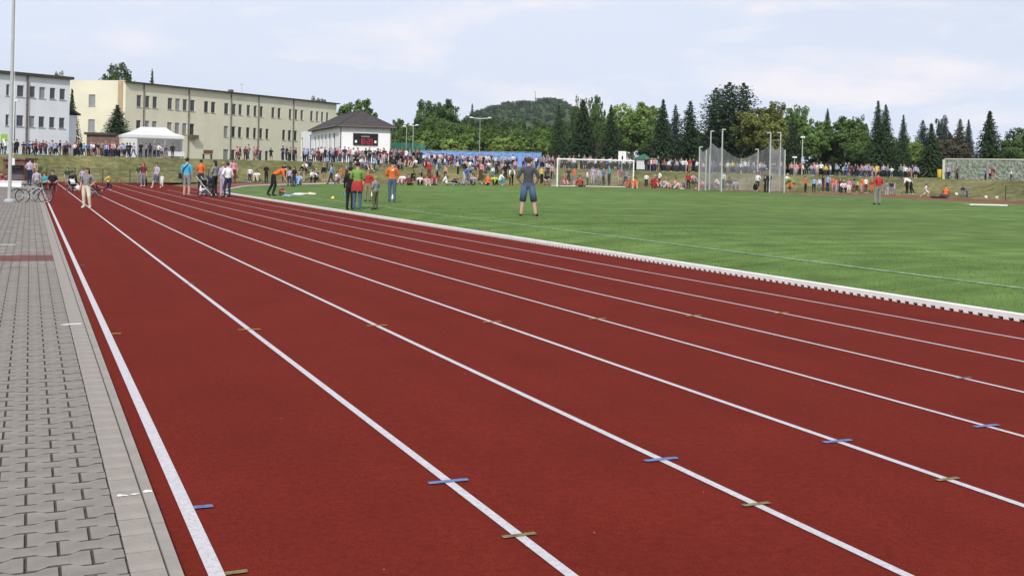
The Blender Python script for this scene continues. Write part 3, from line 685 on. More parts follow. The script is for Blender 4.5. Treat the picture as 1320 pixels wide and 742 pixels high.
# ------------------------------------------------------------------ street furniture
M_pole = mat('pale_grey_pole_paint', (.42, .44, .42), .5, .08, 3)
g = ground(12, 261); fp_ = thing('flagpole', 'tall pale grey flagpole standing on the block paving', 'flagpole', (g.x, g.y, .02))
mb = MB(); mb.bar((0,0,.12), (0.0,0,12.5), .066, .045, n=12); mb.build('pole', M_pole, fp_, smooth=False)
mb = MB(); mb.lathe([(.0,.0),(.2,0),(.2,.05),(.13,.12),(.0,.12)], n=12); mb.build('foot', M_steel, fp_); mb = MB(); mb.box(.06, .15, -.05, .05, 1.35, 1.6); mb.build('cleat_box', M_white, fp_)
mb = MB(); mb.bar((.09,.0,1.6),(.075,0,12.3),.008,n=4); mb.build('halyard', M_white, fp_)
M_lampw = mat('lamp_glass', (.8,.8,.78), .3)
def lamp(px, pyb, pyt, d, lab, heads, globe=False, r=.05, m=M_pipe if False else M_steel):
    b0 = at(px, yh(px), d); zt = at(px, pyt, d).z; zb = Hfull(b0.x, b0.y)-.1
    o = thing('lamp_post', lab, 'lamp post', (b0.x, b0.y, zb), -YAW); h = zt-zb
    mb = MB(); mb.bar((0,0,0),(0,0,h),r*1.3,r*.8,n=8); mb.build('pole', m, o)
    for hx in heads:
        mb = MB()
        if hx: mb.bar((0,0,h-.05),(hx,0,h+.05),.04)
        if globe: mb.blob((hx,0,h+.18), .2,.2,.2)
        else: mb.box(hx-.2, hx+.2, -.15, .15, h+.03, h+.17)
        mb.build('lamp_head', M_lampw, o)
lamp(617.5, 200, 152.5, 140, 'tall floodlight post with a lamp at each end of its crossarm behind the blue banner', (-1.2, 1.25), r=.04)
lamp(523, 195, 163.5, 140, 'slim grey lamp post with a single head nearest the pavilion roof', (-.3,))
lamp(531.5, 195, 162, 141, 'thicker grey lamp post with two small heads beyond the green court fence', (-.4, .5), m=M_pole)
lamp(1033.5, 226, 178, 104, 'grey lamp post with a small square head among trees past the throwing cage', (0,), m=M_pole)
lamp(1023.5, 226, 204, 103, 'short bare grey post beside the throwing cage', (0,), r=.045)
lamp(18, 200, 131, 110, 'thin dark lamp post with short arm before the bluish white block', (.15,), r=.045, m=M_dsteel)
lamp(878, 200, 165, 150, 'lamp post with a white globe between the dark spruces', (0,), globe=True, m=M_dsteel)

# wire fence at the end of the straight, and another at the far straight
def fence(P0, P1, n, lab, h=1.15):
    P0, P1 = Vector(P0), Vector(P1); o = thing('wire_fence', lab, 'fence', (P0.x, P0.y, 0)); mb = MB()
    for k in range(n+1):
        p = P0.lerp(P1, k/n); z = Hfull(p.x, p.y); mp_ = MB(); mp_.bar((p.x-P0.x, p.y-P0.y, z-.1), (p.x-P0.x, p.y-P0.y, z+h), .04, n=6); mp_.build('post', M_dsteel, o)
        if k < n:
            q = P0.lerp(P1, (k+1)/n); zq = Hfull(q.x, q.y)
            for hh_ in (h-.03, h*.5): mb.bar((p.x-P0.x, p.y-P0.y, z+hh_), (q.x-P0.x, q.y-P0.y, zq+hh_), .018, n=4)
    mb.build('rail', M_dsteel, o)
    mn = MB()
    for k in range(n):
        p = P0.lerp(P1, k/n); q = P0.lerp(P1, (k+1)/n); z, zq = Hfull(p.x, p.y), Hfull(q.x, q.y)
        mn.add([(p.x-P0.x, p.y-P0.y, z+.05), (q.x-P0.x, q.y-P0.y, zq+.05), (q.x-P0.x, q.y-P0.y, zq+h-.04), (p.x-P0.x, p.y-P0.y, z+h-.04)], [(0,1,2,3)])
    mn.build('wire_mesh', net_mat('wire_mesh', (.12,.13,.12), .10) if 'wire_mesh' not in bpy.data.materials else bpy.data.materials['wire_mesh'], o)
a_ = at(60, yh(60), 85); b_ = at(262, yh(262), 88)
fence((a_.x, 91.2), (b_.x+.5, 91.0), 6, 'low dark wire fence between the red track end and the grass bank')
a_ = at(1236, yh(1236), 78); b_ = at(1335, yh(1335), 70)
fence((65.8, 56), (65.8, 40), 4, 'low dark wire fence along the far straight below the painted wall')

# stand / entrance structure by the flagpole
fk = Face(4, 84, 32, 84); zt = fk.z(20, 203.5)
ks = thing('brick_kiosk', 'dark brown brick kiosk with a grey shutter at the foot of the bank', 'kiosk', (fk.o.x, fk.o.y, 0), fk.rz)
mb = MB(); mb.box(0, fk.L, .0, 2, -.2, zt-.15); mb.build('wall', M_brickd, ks); mb = MB(); mb.box(-.1, fk.L+.1, -.15, 2.1, zt-.147, zt); mb.build('roof', M_brick, ks)
mb = MB(); z1 = fk.z(20, 217.5); 
for k in range(7): mb.box(fk.L*.3, fk.L*.92, -.05, -.003, .1+k*(z1-.1)/7, .1+(k+.9)*(z1-.1)/7)
mb.build('shutter', mat('grey_violet_shutter', (.13,.11,.13), .6, .1, 3), ks)
mb = MB(); mb.box(fk.L*.28, fk.L*.95, -.55, -.06, z1+.02, z1+.3); mb.build('awning', M_black, ks)
fq = Face(0, 62, 28, 62)
bw = thing('low_wall', 'low white wall at the end of the paving near the flagpole', 'wall', (fq.o.x, fq.o.y, 0), fq.rz)
zq1 = fq.z(14, 234.5); mb = MB(); mb.box(-2.2, fq.L, 0, .4, -.1, zq1); mb.build('wall', M_whitew, bw); mb = MB(); mb.box(-2.25, fq.L+.05, -.04, .44, zq1+.002, zq1+.06); mb.build('coping', M_whitew, bw)
fgn = Face(0.5, 106, 9, 106)
gs = thing('notice_sign', 'small lime green sign with a white mark beside the flagpole top of bank', 'sign', (fgn.o.x, fgn.o.y, 0), fgn.rz)
z0, z1 = fgn.z(5, 184), fgn.z(5, 173); mb = MB(); mb.box(0, fgn.L, -.03, 0, z0, z1); mb.build('board', mat('lime_sign_paint', (.22,.42,.06), .6), gs)
mb = MB(); mb.box(fgn.L*.3, fgn.L*.75, -.036, -.031, z0+.1, z0+(z1-z0)*.45); mb.build('white_mark', M_white, gs); mb = MB(); mb.bar((fgn.L/2,.02,2),(fgn.L/2,.02,z0+.2),.03); mb.build('post', M_steel, gs)

# football goal
gl = at(718.5, yh(718.5), 90.5); gr_ = at(816.5, yh(816.5), 92.0)
v_ = Vector((gr_.x-gl.x, gr_.y-gl.y)); gL = v_.length; zg = at(719, 240.2, 90.5).z
goal = thing('football_goal', 'white framed football goal with a pale net at the far end of the field', 'goal', (gl.x, gl.y, zg), math.atan2(v_.y, v_.x))
zg2 = at(719, 205.0, 90.5).z-zg
for x, nm in ((0,'post'),(gL,'post')): mb = MB(); mb.bar((x,0,-.1),(x,0,zg2),.062,n=10); mb.build(nm, M_white, goal)
mb = MB(); mb.bar((-.07,0,zg2),(gL+.07,0,zg2),.06,n=10); mb.build('crossbar', M_white, goal)
for x in (0, gL): mb = MB(); mb.tube([(x,0,zg2),(x,.9,zg2-.05),(x,2.0,0)], .03); mb.build('net_support', M_steel, goal)
mb = MB(); mb.bar((0,2.0,.03),(gL,2.0,.03),.03); mb.build('ground_bar', M_white, goal)
M_net = net_mat('white_goal_net', (.7,.7,.7), .10)
mb = MB(); mb.add([(0,0,zg2),(gL,0,zg2),(gL,.9,zg2-.05),(0,.9,zg2-.05),(gL,2,0),(0,2,0),(0,0,0),(gL,0,0)], [(0,1,2,3),(3,2,4,5),(0,3,5,6),(1,7,4,2)]); mb.build('net', M_net, goal)
fbk = Face(796.5, 101, 806.5, 101)
bb = thing('backboard_sign', 'small white board with a dark figure standing above the goal crossbar', 'sign', (fbk.o.x, fbk.o.y, 0), fbk.rz)
z0, z1 = fbk.z(800, 206.5), fbk.z(800, 195); mb = MB(); mb.box(0, fbk.L, -.05, 0, z0, z1); mb.build('board', M_white, bb)
mb = MB(); mb.box(fbk.L*.42, fbk.L*.62, -.058, -.052, z0+.05, z0+.42); mb.box(fbk.L*.5, fbk.L*.62, -.058, -.052, z0+.55, z0+.62); mb.build('dark_figure', M_black, bb)
mb = MB(); mb.bar((fbk.L/2,.03,1.8),(fbk.L/2,.03,z0+.2),.04); mb.build('post', M_steel, bb)

# throwing cage
M_cage = net_mat('grey_cage_net', (.46,.47,.44), .36)
M_cage2 = net_mat('pale_cage_net', (.68,.68,.68), .46)
D0 = 86.5
cg0 = at(900, 246, D0); cage = thing('throwing_cage', 'tall throwing cage of grey nets hung between pale bent poles', 'throwing cage', (cg0.x, cg0.y, 0))
def cp(px, py, dd=0): p = at(px, py, D0+dd); return (p.x-cg0.x, p.y-cg0.y, p.z)
def cpole(px, ptop, dd, hook=0, pb=None):
    zb_ = cp(px, pb or 246, dd); zt_ = cp(px, ptop, dd); zb_ = (zt_[0], zt_[1], H(zt_[0]+cg0.x, zt_[1]+cg0.y))
    mb = MB(); mb.bar(zb_, zt_, .065, .055, n=8)
    if hook: h2 = cp(px+hook, ptop+.3, dd); mb.bar(zt_, h2, .05, n=6)
    mb.build('pole', M_pole, cage)
for a in ((902, 189.5, 0, 4), (910.5, 193, 2, 0), (915, 200, 5, 0), (916.5, 169, 7, 4), (931.5, 167, -1.5, 4), (977.5, 192.5, 6, -4), (993.5, 171, -1, -5), (1006.5, 171, 5, -5), (1012, 193, 1, 0)): cpole(*a)
def net(pts_top, m, pb=245, nseg=6):
    mb = MB(); vs = []
    for i, (px, py, dd) in enumerate(pts_top):
        t_ = cp(px, py, dd); vs += [(t_[0], t_[1], H(t_[0]+cg0.x, t_[1]+cg0.y)+.05), t_]
    n_ = len(pts_top); mb.add(vs, [(2*i, 2*i+2, 2*i+3, 2*i+1) for i in range(n_-1)]); mb.build('net', m, cage)
net([(902,190,0),(906,196,1),(910.5,194,2)], M_cage2)
net([(910.5,194,2),(914,190,4),(917,183,7)], M_cage2)
net([(917,184,7),(921,187,5),(926,191.5,2.5),(931.5,189.5,-1.5)], M_cage2)
net([(931.5,190,-1.5),(938,196.5,1),(946,201.5,3),(954,204,4.5),(962,203.5,5),(970,200,5.6),(977.5,195,6)], M_cage)
net([(977.5,195,6),(984,193,4),(989,189,1.5),(993.5,184,-1)], M_cage)
net([(993.5,186,-1),(997,191,1),(1000,193.5,2.5),(1003,191.5,4),(1006.5,187,5)], M_cage2)
net([(1006.5,187,5),(1010,192,3),(1012,196,1)], M_cage2)
mb = MB(); mb.bar(cp(994,181,-1), cp(1006.5,181,5), .03, n=4); mb.build('tie_wire', M_steel, cage)

# small kiosk tent by the goal
kt0, d = upper(826, 3.5); k_ = d/1361.5
kt = thing('market_stall', 'small stall with white side cloth under a dark green roof by the spruces', 'stall', kt0, -YAW)
mb = MB(); w_ = 11*k_; mb.add([(-w_,-.8,15*k_),(w_*1.1,-.8,15*k_),(w_*1.1,1.2,15*k_),(-w_,1.2,15*k_),(.4*w_,-.2,22*k_),(.4*w_,.7,22*k_)], [(0,1,4),(1,2,5,4),(2,3,5),(3,0,4,5),(0,3,2,1)]); mb.build('roof', mat('dark_green_canvas', (.03,.12,.08), .8), kt)
mb = MB(); mb.box(-w_*.6, w_*.35, -.6, -.55, 2*k_, 14.8*k_); mb.build('side_cloth', M_canvas, kt)
for sx in (-w_*.9, w_): mb = MB(); mb.bar((sx,-.7,-.1),(sx,-.7,15*k_-.01),.03); mb.build('pole', M_steel, kt)

# ------------------------------------------------------------------ hill, trees
def leafmat(name, c, c2=None, orand=.12):
    return mat(name, c, .85, .3, 1.1, spec=.12, island=.38, objrand=orand, transl=.22, col2=c2 or tuple(v*1.25 for v in c))
M_bark = mat('tree_bark', (.085, .065, .05), .95, .3, 4, .5)
LM = {'dark': leafmat('dark_foliage', (.064, .108, .034)), 'mid': leafmat('mid_foliage', (.105, .172, .044)), 'light': leafmat('light_foliage', (.185, .262, .065)),
      'olive': leafmat('olive_foliage', (.140, .158, .042)), 'conifer': leafmat('conifer_needles', (.042, .072, .032)), 'blue': leafmat('bluish_needles', (.055, .078, .066)),
      'brown': leafmat('brownish_needles', (.085, .075, .052)), 'hill': leafmat('hill_foliage', (.070, .120, .050))}
def quads_to_mesh(name, C, T, B, m):
    """leaf quads: centres C, half axes T and B"""
    n = len(C); V = np.empty((n, 4, 3)); V[:, 0] = C-T-B*.4; V[:, 1] = C-B; V[:, 2] = C+T+B*.4; V[:, 3] = C+B
    me = bpy.data.meshes.new(name); me.vertices.add(n*4); me.vertices.foreach_set('co', V.reshape(-1)); me.loops.add(n*4); me.loops.foreach_set('vertex_index', np.arange(n*4, dtype=np.int32))
    me.polygons.add(n); me.polygons.foreach_set('loop_start', np.arange(0, n*4, 4, dtype=np.int32)); me.update(); me.validate(); me.materials.append(m); return me
def rvec(r, n): v = r.normal(size=(n, 3)); return v/np.linalg.norm(v, axis=1, keepdims=True)
def broad(seed, nclump=46, per=70, leaf=.03, low=.12, flat=1.0, lobes=7):
    r = np.random.default_rng(seed); C = []; 
    lob = rvec(r, lobes); lob[:, 2] = np.abs(lob[:, 2])*.9-.25; lc = lob*np.array([.26, .26, .30])+np.array([0, 0, .56]); lr = r.uniform(.17, .27, lobes)
    lc = np.vstack([lc, [[0, 0, .62]]]); lr = np.append(lr, .30)
    cc = []
    while len(cc) < nclump:
        k = r.integers(len(lc)); v = rvec(r, 1)[0]; p = lc[k]+v*lr[k]*r.uniform(.75, 1.05)
        if low < p[2] < 1.0: cc.append(p)
    for p in cc:
        s = r.uniform(.05, .095); v = rvec(r, per)*(r.random((per, 1))**.45)*s; v[:, 2] *= .75; C.append(p+v)
    inner = lc[r.integers(len(lc), size=nclump*8)]+rvec(r, nclump*8)*(r.random((nclump*8, 1))**.5)*.2
    C = np.vstack(C+[inner]); C[:, 2] = np.clip(C[:, 2], low*.6, 1.0); n = len(C)
    mxy = np.percentile(np.linalg.norm(C[:, :2], axis=1), 98); C[:, :2] *= .5/mxy; C[:, 2] *= 1/np.percentile(C[:, 2], 99.7)
    out = C-np.array([0, 0, .5]); nrm = rvec(r, n)*.75+out/np.linalg.norm(out, axis=1, keepdims=True)*.7; nrm[:, 2] += .35; nrm /= np.linalg.norm(nrm, axis=1, keepdims=True)
    T = np.cross(nrm, rvec(r, n)); T /= np.linalg.norm(T, axis=1, keepdims=True); B = np.cross(nrm, T); s = leaf*r.uniform(.6, 1.3, (n, 1))
    return C, T*s, B*s*.75
def conif(seed, levels=30, taper=1.0, droop=.3, leaf=.026, base=.04, ragged=.2):
    r = np.random.default_rng(seed); C = []; T = []; B = []
    for i in range(levels):
        f = i/(levels-1); z = base+(1-base)*f**.95; R = .5*(1-f)**taper*(1 if f > .12 else .75+f*2)+.012
        nb = int(10+16*(1-f)); a0 = r.random()*6.28
        for k in range(nb):
            a = a0+6.283*k/nb+r.normal()*.15; L = R*r.uniform(1-ragged*1.6, 1+ragged*.5); m = max(3, int(L/.022))
            t = (np.arange(m)+.5)/m; t = .12+.88*t
            x = np.cos(a)*L*t; y = np.sin(a)*L*t; zz = z-droop*L*t**1.3*.9+.10*L*t**4
            p = np.stack([x, y, zz], 1)+r.normal(size=(m, 3))*.007
            d = np.stack([np.full(m, np.cos(a)), np.full(m, np.sin(a)), -droop*np.ones(m)], 1)
            side = np.cross(d, [0, 0, 1])+r.normal(size=(m, 3))*.35; wd_ = leaf*(1.25-.75*t)[:, None]*r.uniform(.7, 1.3, (m, 1))
            C.append(p); T.append(d*leaf*.8+r.normal(size=(m, 3))*.003); B.append(side*wd_)
    C, T, B = np.vstack(C), np.vstack(T), np.vstack(B); C[:, 2] = np.clip(C[:, 2], .005, 1); return C, T, B
def trunk_mesh(h, r0, limbs=0, seed=0):
    mb = MB(); mb.bar((0, 0, -.03), (0, 0, h*.5), r0, r0*.7, n=7); mb.bar((0, 0, h*.5), (0.01, .005, h), r0*.7, r0*.15, n=7); rr = random.Random(seed)
    for k in range(limbs):
        a = rr.uniform(0, 6.28); z = h*rr.uniform(.35, .8); L = rr.uniform(.15, .3); mb.bar((0, 0, z), (math.cos(a)*L, math.sin(a)*L, z+L*.8), r0*.4, r0*.1, n=5)
    return mb.mesh('trunk', M_bark)
BR = [broad(s, leaf=l_, nclump=nc, lobes=lb) for s, l_, nc, lb in ((1, .023, 105, 8), (2, .023, 105, 6), (3, .022, 115, 10), (4, .023, 105, 7))]
BUSH = [broad(11, leaf=.034, nclump=46, low=.02, lobes=9), broad(12, leaf=.034, nclump=46, low=.02, lobes=7)]
CO = [conif(21, 38, .8, .32), conif(22, 42, .72, .25, leaf=.024, ragged=.22), conif(23, 34, .95, .38, ragged=.28), conif(24, 32, .6, .2, ragged=.32), conif(25, 36, .42, .16, leaf=.022, ragged=.34)]
T_B = [trunk_mesh(.8, .028, 7, s) for s in range(2)]; T_C = trunk_mesh(.98, .016)
MESH = {}
def crown_mesh(kind, i, col):
    k = (kind, i, col)
    if k not in MESH:
        src = {'broad': BR, 'bush': BUSH, 'conifer': CO}[kind][i]; MESH[k] = quads_to_mesh('crown', *src, LM[col])
    return MESH[k]
rt = random.Random(9)
def tree(px, ptop, wpx, d, kind, i, col, label, cat='tree', group=None, name=None, zb=None):
    P = at(px, yh(px), d); z0 = (Hfull(P.x, P.y)-.1) if zb is None else zb
    h = at(px, ptop, d).z-z0; w = wpx*d/F*(1.22 if kind == 'conifer' else 1.2)
    nm = name or {'broad': 'broadleaf_tree', 'bush': 'shrub', 'conifer': 'spruce_tree'}[kind]
    o = thing(nm, label, cat, (P.x, P.y, z0), rt.uniform(0, 6.28), group); o.scale = (1, 1, 1)
    t_ = link('trunk', T_C if kind == 'conifer' else T_B[i % 2], o); t_.scale = (h, h, h)
    c = link('crown', crown_mesh(kind, i, col), o); c.scale = (w, w, h); return o
SP = 'spruces on the bank'
for a in (
    (719, 137, 33, 136, 'conifer', 0, 'conifer', 'dark slender spruce just outside the goal, nearest the blue banner end', 'tree', SP),
    (750, 130, 47, 140, 'conifer', 0, 'conifer', 'broad dark spruce rising behind the middle of the goal', 'tree', SP),
    (786, 136, 36, 138, 'conifer', 1, 'conifer', 'narrow pointed dark spruce above the white backboard sign', 'tree', SP),
    (853, 129, 40, 136, 'conifer', 0, 'conifer', 'sharp tipped spruce directly behind the small green roofed stall', 'tree', SP),
    (869, 136, 30, 142, 'conifer', 3, 'blue', 'greyer spruce filling the gap between two dark spruces', 'tree', SP),
    (888, 131, 42, 136, 'conifer', 3, 'conifer', 'ragged topped dark spruce just before the throwing cage', 'tree', SP),
    (921, 114, 58, 152, 'conifer', 4, 'conifer', 'lower flank of the tall dark spruce clump over the throwing cage', 'tree', SP),
    (938, 107, 72, 150, 'conifer', 4, 'conifer', 'tallest and broadest dark spruce, above the middle of the throwing cage', 'tree', SP),
    (956, 108, 62, 153, 'conifer', 4, 'conifer', 'second tallest dark spruce, touching the olive tree by the cage', 'tree', SP),
    (1065, 141, 26, 150, 'conifer', 1, 'conifer', 'very slim dark spruce standing out of the green leafy trees', 'tree', SP),
    (1020, 152, 34, 140, 'conifer', 2, 'conifer', 'shaded spruce behind the lamp post near the throwing cage', 'tree', SP),
    (1130, 131, 34, 132, 'conifer', 1, 'conifer', 'taller spire of the twin dark spruces', 'tree', SP),
    (1140, 136, 36, 131, 'conifer', 1, 'conifer', 'slightly shorter spire of the twin dark spruces', 'tree', SP),
    (1163, 149, 25, 128, 'conifer', 1, 'conifer', 'single slim spruce standing alone past the twin spruces', 'tree', SP),
    (1199, 160, 46, 126, 'conifer', 2, 'conifer', 'wide dark spruce behind the yellow litter bin', 'tree', SP),
    (1188, 156, 34, 150, 'conifer', 3, 'blue', 'blue grey pine behind the wide spruce at the bin', 'tree', SP),
    (1236, 154, 30, 140, 'conifer', 3, 'brown', 'brownish spruce with thinning needles above the painted wall', 'tree', SP),
    (1247, 155, 26, 142, 'conifer', 0, 'blue', 'pointed blue grey spruce above the painted wall', 'tree', SP),
    (1274, 144, 50, 124, 'conifer', 0, 'conifer', 'large conical dark spruce standing alone above the painted wall', 'tree', SP),
    (193.5, 90, 15, 215, 'conifer', 3, 'conifer', 'slim conifer tip rising over the cream building roof', 'tree'),
    (91, 116, 30, 142, 'conifer', 2, 'conifer', 'dark conifer branches showing between white block and cream end wall', 'tree'),
): tree(*a)
# round topped pine
tree(1215, 151, 22, 138, 'broad', 1, 'blue', 'tall round topped pine with bare trunk between the spruces', name='pine_tree')
for a in (
    (150, 83.5, 46, 225, 'broad', 2, 'dark', 'round dark tree crown showing over the cream end wall roof'),
    (74, 93, 14, 190, 'broad', 1, 'olive', 'small treetop peeping over the white block roof'),
    (461, 129, 47, 165, 'broad', 0, 'mid', 'rounded green tree rising behind the pavilion roof'),
    (405, 126, 20, 260, 'broad', 1, 'dark', 'tiny treetop above the far end of the cream roof'),
    (548, 131.5, 42, 215, 'broad', 0, 'dark', 'dark rounded tree with twin next to it, nearest the pavilion'),
    (573, 130, 42, 217, 'broad', 3, 'dark', 'taller of the two dark rounded trees beside the hill'),
    (607, 134, 16, 230, 'conifer', 3, 'dark', 'small dark pointed tree at the foot of the hill outline'),
    (747, 127, 20, 190, 'broad', 1, 'dark', 'feathery treetop over the broad spruce behind the goal'),
    (768, 125, 22, 186, 'broad', 0, 'dark', 'dark leafy treetop between two spruces behind the goal'),
    (802, 136, 50, 178, 'broad', 2, 'light', 'pale green leafy tree beside the narrow spruce'),
    (828, 134, 52, 182, 'broad', 3, 'light', 'pale green leafy tree above the small green roofed stall'),
    (815, 150, 58, 160, 'broad', 0, 'mid', 'lower mid green tree behind the white backboard sign'),
    (982, 140, 62, 138, 'broad', 0, 'olive', 'olive brown tree leaning over the throwing cage poles'),
    (1002, 133, 50, 150, 'broad', 2, 'olive', 'taller olive tree behind the throwing cage'),
    (1030, 138, 46, 148, 'broad', 1, 'mid', 'green tree joined to the olive trees by the lamp post'),
    (1054, 157, 46, 145, 'broad', 0, 'mid', 'green leafy tree around the very slim spruce'),
    (1086, 152, 56, 148, 'broad', 3, 'mid', 'broad green tree between slim spruce and twin spruces'),
    (1105, 151, 22, 170, 'broad', 1, 'dark', 'small dark round treetop beside the twin spruces'),
    (1112, 168, 40, 140, 'broad', 2, 'mid', 'lower green tree in front of the dark round treetop'),
    (1160, 178, 44, 150, 'broad', 1, 'mid', 'green tree behind the single slim spruce'),
    (1182, 182, 34, 145, 'broad', 3, 'light', 'light green tree between the slim spruce and wide spruce'),
    (1228, 176, 50, 136, 'broad', 0, 'brown', 'brown green tree just above the painted wall coping'),
    (1308, 166, 44, 128, 'broad', 2, 'dark', 'rounded dark tree past the large conical spruce'),
    (1338, 172, 40, 132, 'broad', 0, 'dark', 'dark tree at the very end of the painted wall'),
): tree(*a, zb={150: 7.5, 461: 3.2, 74: 9, 405: 9}.get(a[0]))
tree(150, 136, 52, 140, 'conifer', 1, 'conifer', 'dense dark cone shaped conifer against the cream end wall', name='yew_tree')
# front bushes of the wood, each lighter or darker
BT = 'bushes along the edge of the wood'
for k, (px, pt, w, c, lab) in enumerate((
    (516, 172, 34, 'mid', 'green bush beside the pavilion wall behind the court fence'),
    (540, 176, 34, 'light', 'yellow green bush behind the court fence end'),
    (562, 170, 36, 'mid', 'green bush over the start of the blue banner'),
    (585, 174, 36, 'light', 'yellow green bush between green bush and floodlight post'),
    (606, 168, 36, 'mid', 'darker green bush just before the tall floodlight post'),
    (630, 170, 40, 'light', 'bright yellow green bush just past the tall floodlight post'),
    (655, 174, 36, 'light', 'large pale bush above the middle of the blue banner'),
    (678, 177, 34, 'mid', 'green bush over the far part of the blue banner'),
    (697, 179, 28, 'light', 'pale bush touching the first slender spruce'))):
    tree(px, pt, w, 150+4*(k % 3), 'bush', k % 2, c, lab, 'bush', BT)
# the wood as one mass
rw = np.random.default_rng(5)
def mass(name, items, m_):
    Cs, Ts, Bs = [], [], []
    for (px, pt, w, d, src) in items:
        P = at(px, yh(px), d); z0 = Hfull(P.x, P.y)-.3; h = at(px, pt, d).z-z0; ww = w*d/F; C, T, B = src
        a = rw.random()*6.28; R = np.array([[math.cos(a), -math.sin(a), 0], [math.sin(a), math.cos(a), 0], [0, 0, 1]]); s = np.array([ww, ww, h])
        Cs.append((C@R.T)*s+np.array([P.x, P.y, z0])); Ts.append((T@R.T)*s); Bs.append((B@R.T)*s)
    return tag(link(name, quads_to_mesh(name, np.vstack(Cs), np.vstack(Ts), np.vstack(Bs), m_)), kind='stuff')
tops = [(495,160),(515,152),(530,143),(560,138),(590,147),(610,147),(640,150),(670,151),(700,150),(730,150),(760,146),(800,146),(850,150),(900,140),(960,140),(1040,150),(1100,165),(1180,172),(1260,178),(1340,185)]
def topat(x): return float(np.interp(x, [a for a, _ in tops], [b for _, b in tops]))
it1 = [(x+rw.normal()*5, topat(x)+rw.uniform(0, 9), rw.uniform(34, 48), 235+rw.uniform(-14, 14), BR[rw.integers(4)]) for x in range(500, 860, 17)]
it2 = [(x+rw.normal()*5, topat(x)+rw.uniform(11, 22), rw.uniform(34, 46), 190+rw.uniform(-8, 8), BR[rw.integers(4)]) for x in range(508, 720, 17)]
it3 = [(x+rw.normal()*6, max(topat(x), 150)+rw.uniform(14, 30), rw.uniform(38, 54), 165+rw.uniform(-8, 8), BR[rw.integers(4)]) for x in range(840, 1340, 20)]
it4 = [(x+rw.normal()*5, yh(x)-rw.uniform(18, 30), rw.uniform(26, 36), 142+rw.uniform(-4, 4), BUSH[rw.integers(2)]) for x in range(705, 1215, 15)]
mass('dark_woods', it1, LM['dark']); mass('green_woods', it2, LM['mid']); mass('dark_undergrowth', it3+it4, LM['conifer'])
# the hill
HX, HD = 693, 820
hc = at(HX, yh(HX), HD)
def hillz(u, v):
    return 59.5*math.exp(-(abs(u-4)/(40 if u > 4 else 74))**2.3*.62-(v/110)**2*.5)+9*math.exp(-(u/170)**2-(v/110)**2*.5)*(u > 4)*(1-math.exp(-((u-4)/40)**2))+2.5*math.exp(-((u+58)/22)**2*.5-(v/90)**2*.5)-4+math.sin(u*.11)*.8+math.sin(u*.31+v*.2)*.4
A = at(HX, yh(HX), HD)
mb = grid(lin(-330, 330, 67), lin(-300, 300, 41), lambda u, v: (A.x+R0.x*u+FW.x*v, A.y+R0.y*u+FW.y*v, hillz(u, v)))
structure(mb.build('hill', mat('hill_grass', (.06, .09, .04), .95, .3, .05), smooth=True))
Cs, Ts, Bs = [], [], []
small = broad(31, nclump=14, per=14, leaf=.075, low=.0, lobes=5)
for k in range(2600):
    u = rw.uniform(-220, 220); v = rw.uniform(-170, 30)
    if rw.random() < .04 and -40 < u < 30: continue
    z = hillz(u, v)
    if z < 2: continue
    h = rw.uniform(3.2, 6.5); w = h*rw.uniform(1.0, 1.6); s = np.array([w, w, h]); C, T, B = small
    a = rw.random()*6.28; R = np.array([[math.cos(a), -math.sin(a), 0], [math.sin(a), math.cos(a), 0], [0, 0, 1]])
    Cs.append((C@R.T)*s+np.array([A.x+R0.x*u+FW.x*v, A.y+R0.y*u+FW.y*v, z-h*.3])); Ts.append((T@R.T)*s); Bs.append((B@R.T)*s)
tag(link('hill_woods', quads_to_mesh('hill_woods', np.vstack(Cs), np.vstack(Ts), np.vstack(Bs), LM['hill'])), kind='stuff')
def hp(px, v=0): u = (px-HX)*HD/F; return u, v, hillz(u, v)
u, v, z = hp(688, 0); P = A+R0*u+FW*v
tw = thing('hill_mast', 'thin lattice mast on the summit of the wooded hill', 'mast', (P.x, P.y, z))
mb = MB(); mb.bar((0,0,0),(0,0,9.5),.45,.3,n=5); mb.bar((0,0,9.5),(-1.6,0,10.4),.3,n=5); mb.build('mast', M_pole, tw)
u, v, z = hp(653, 0); P = A+R0*u+FW*v
tw = thing('lookout_hut', 'tiny dark hut on the shoulder of the wooded hill', 'hut', (P.x, P.y, z))
mb = MB(); mb.box(-1.1,1.1,-1.,1.,0,4.5); mb.build('wall', M_roofd, tw); mb = MB(); mb.add([(-1.5,-1.4,4.51),(1.5,-1.4,4.51),(1.5,1.4,4.51),(-1.5,1.4,4.51),(0,0,6.0)], [(0,1,4),(1,2,4),(2,3,4),(3,0,4),(3,2,1,0)]); mb.build('roof', M_tile, tw)

# ------------------------------------------------------------------ air
mb = MB(); mb.box(-420, 520, -60, 1330, -1.8, 112)
mh = bpy.data.materials.new('haze'); mh.use_nodes = True; th_ = mh.node_tree; th_.nodes.clear()
vo = N(th_, 'ShaderNodeVolumePrincipled'); vo.inputs['Color'].default_value = (.86, .90, 1, 1); vo.inputs['Density'].default_value = .00012; vo.inputs['Anisotropy'].default_value = .2
oo = N(th_, 'ShaderNodeOutputMaterial'); th_.links.new(vo.outputs[0], oo.inputs['Volume'])
tag(mb.build('haze', mh), kind='stuff')

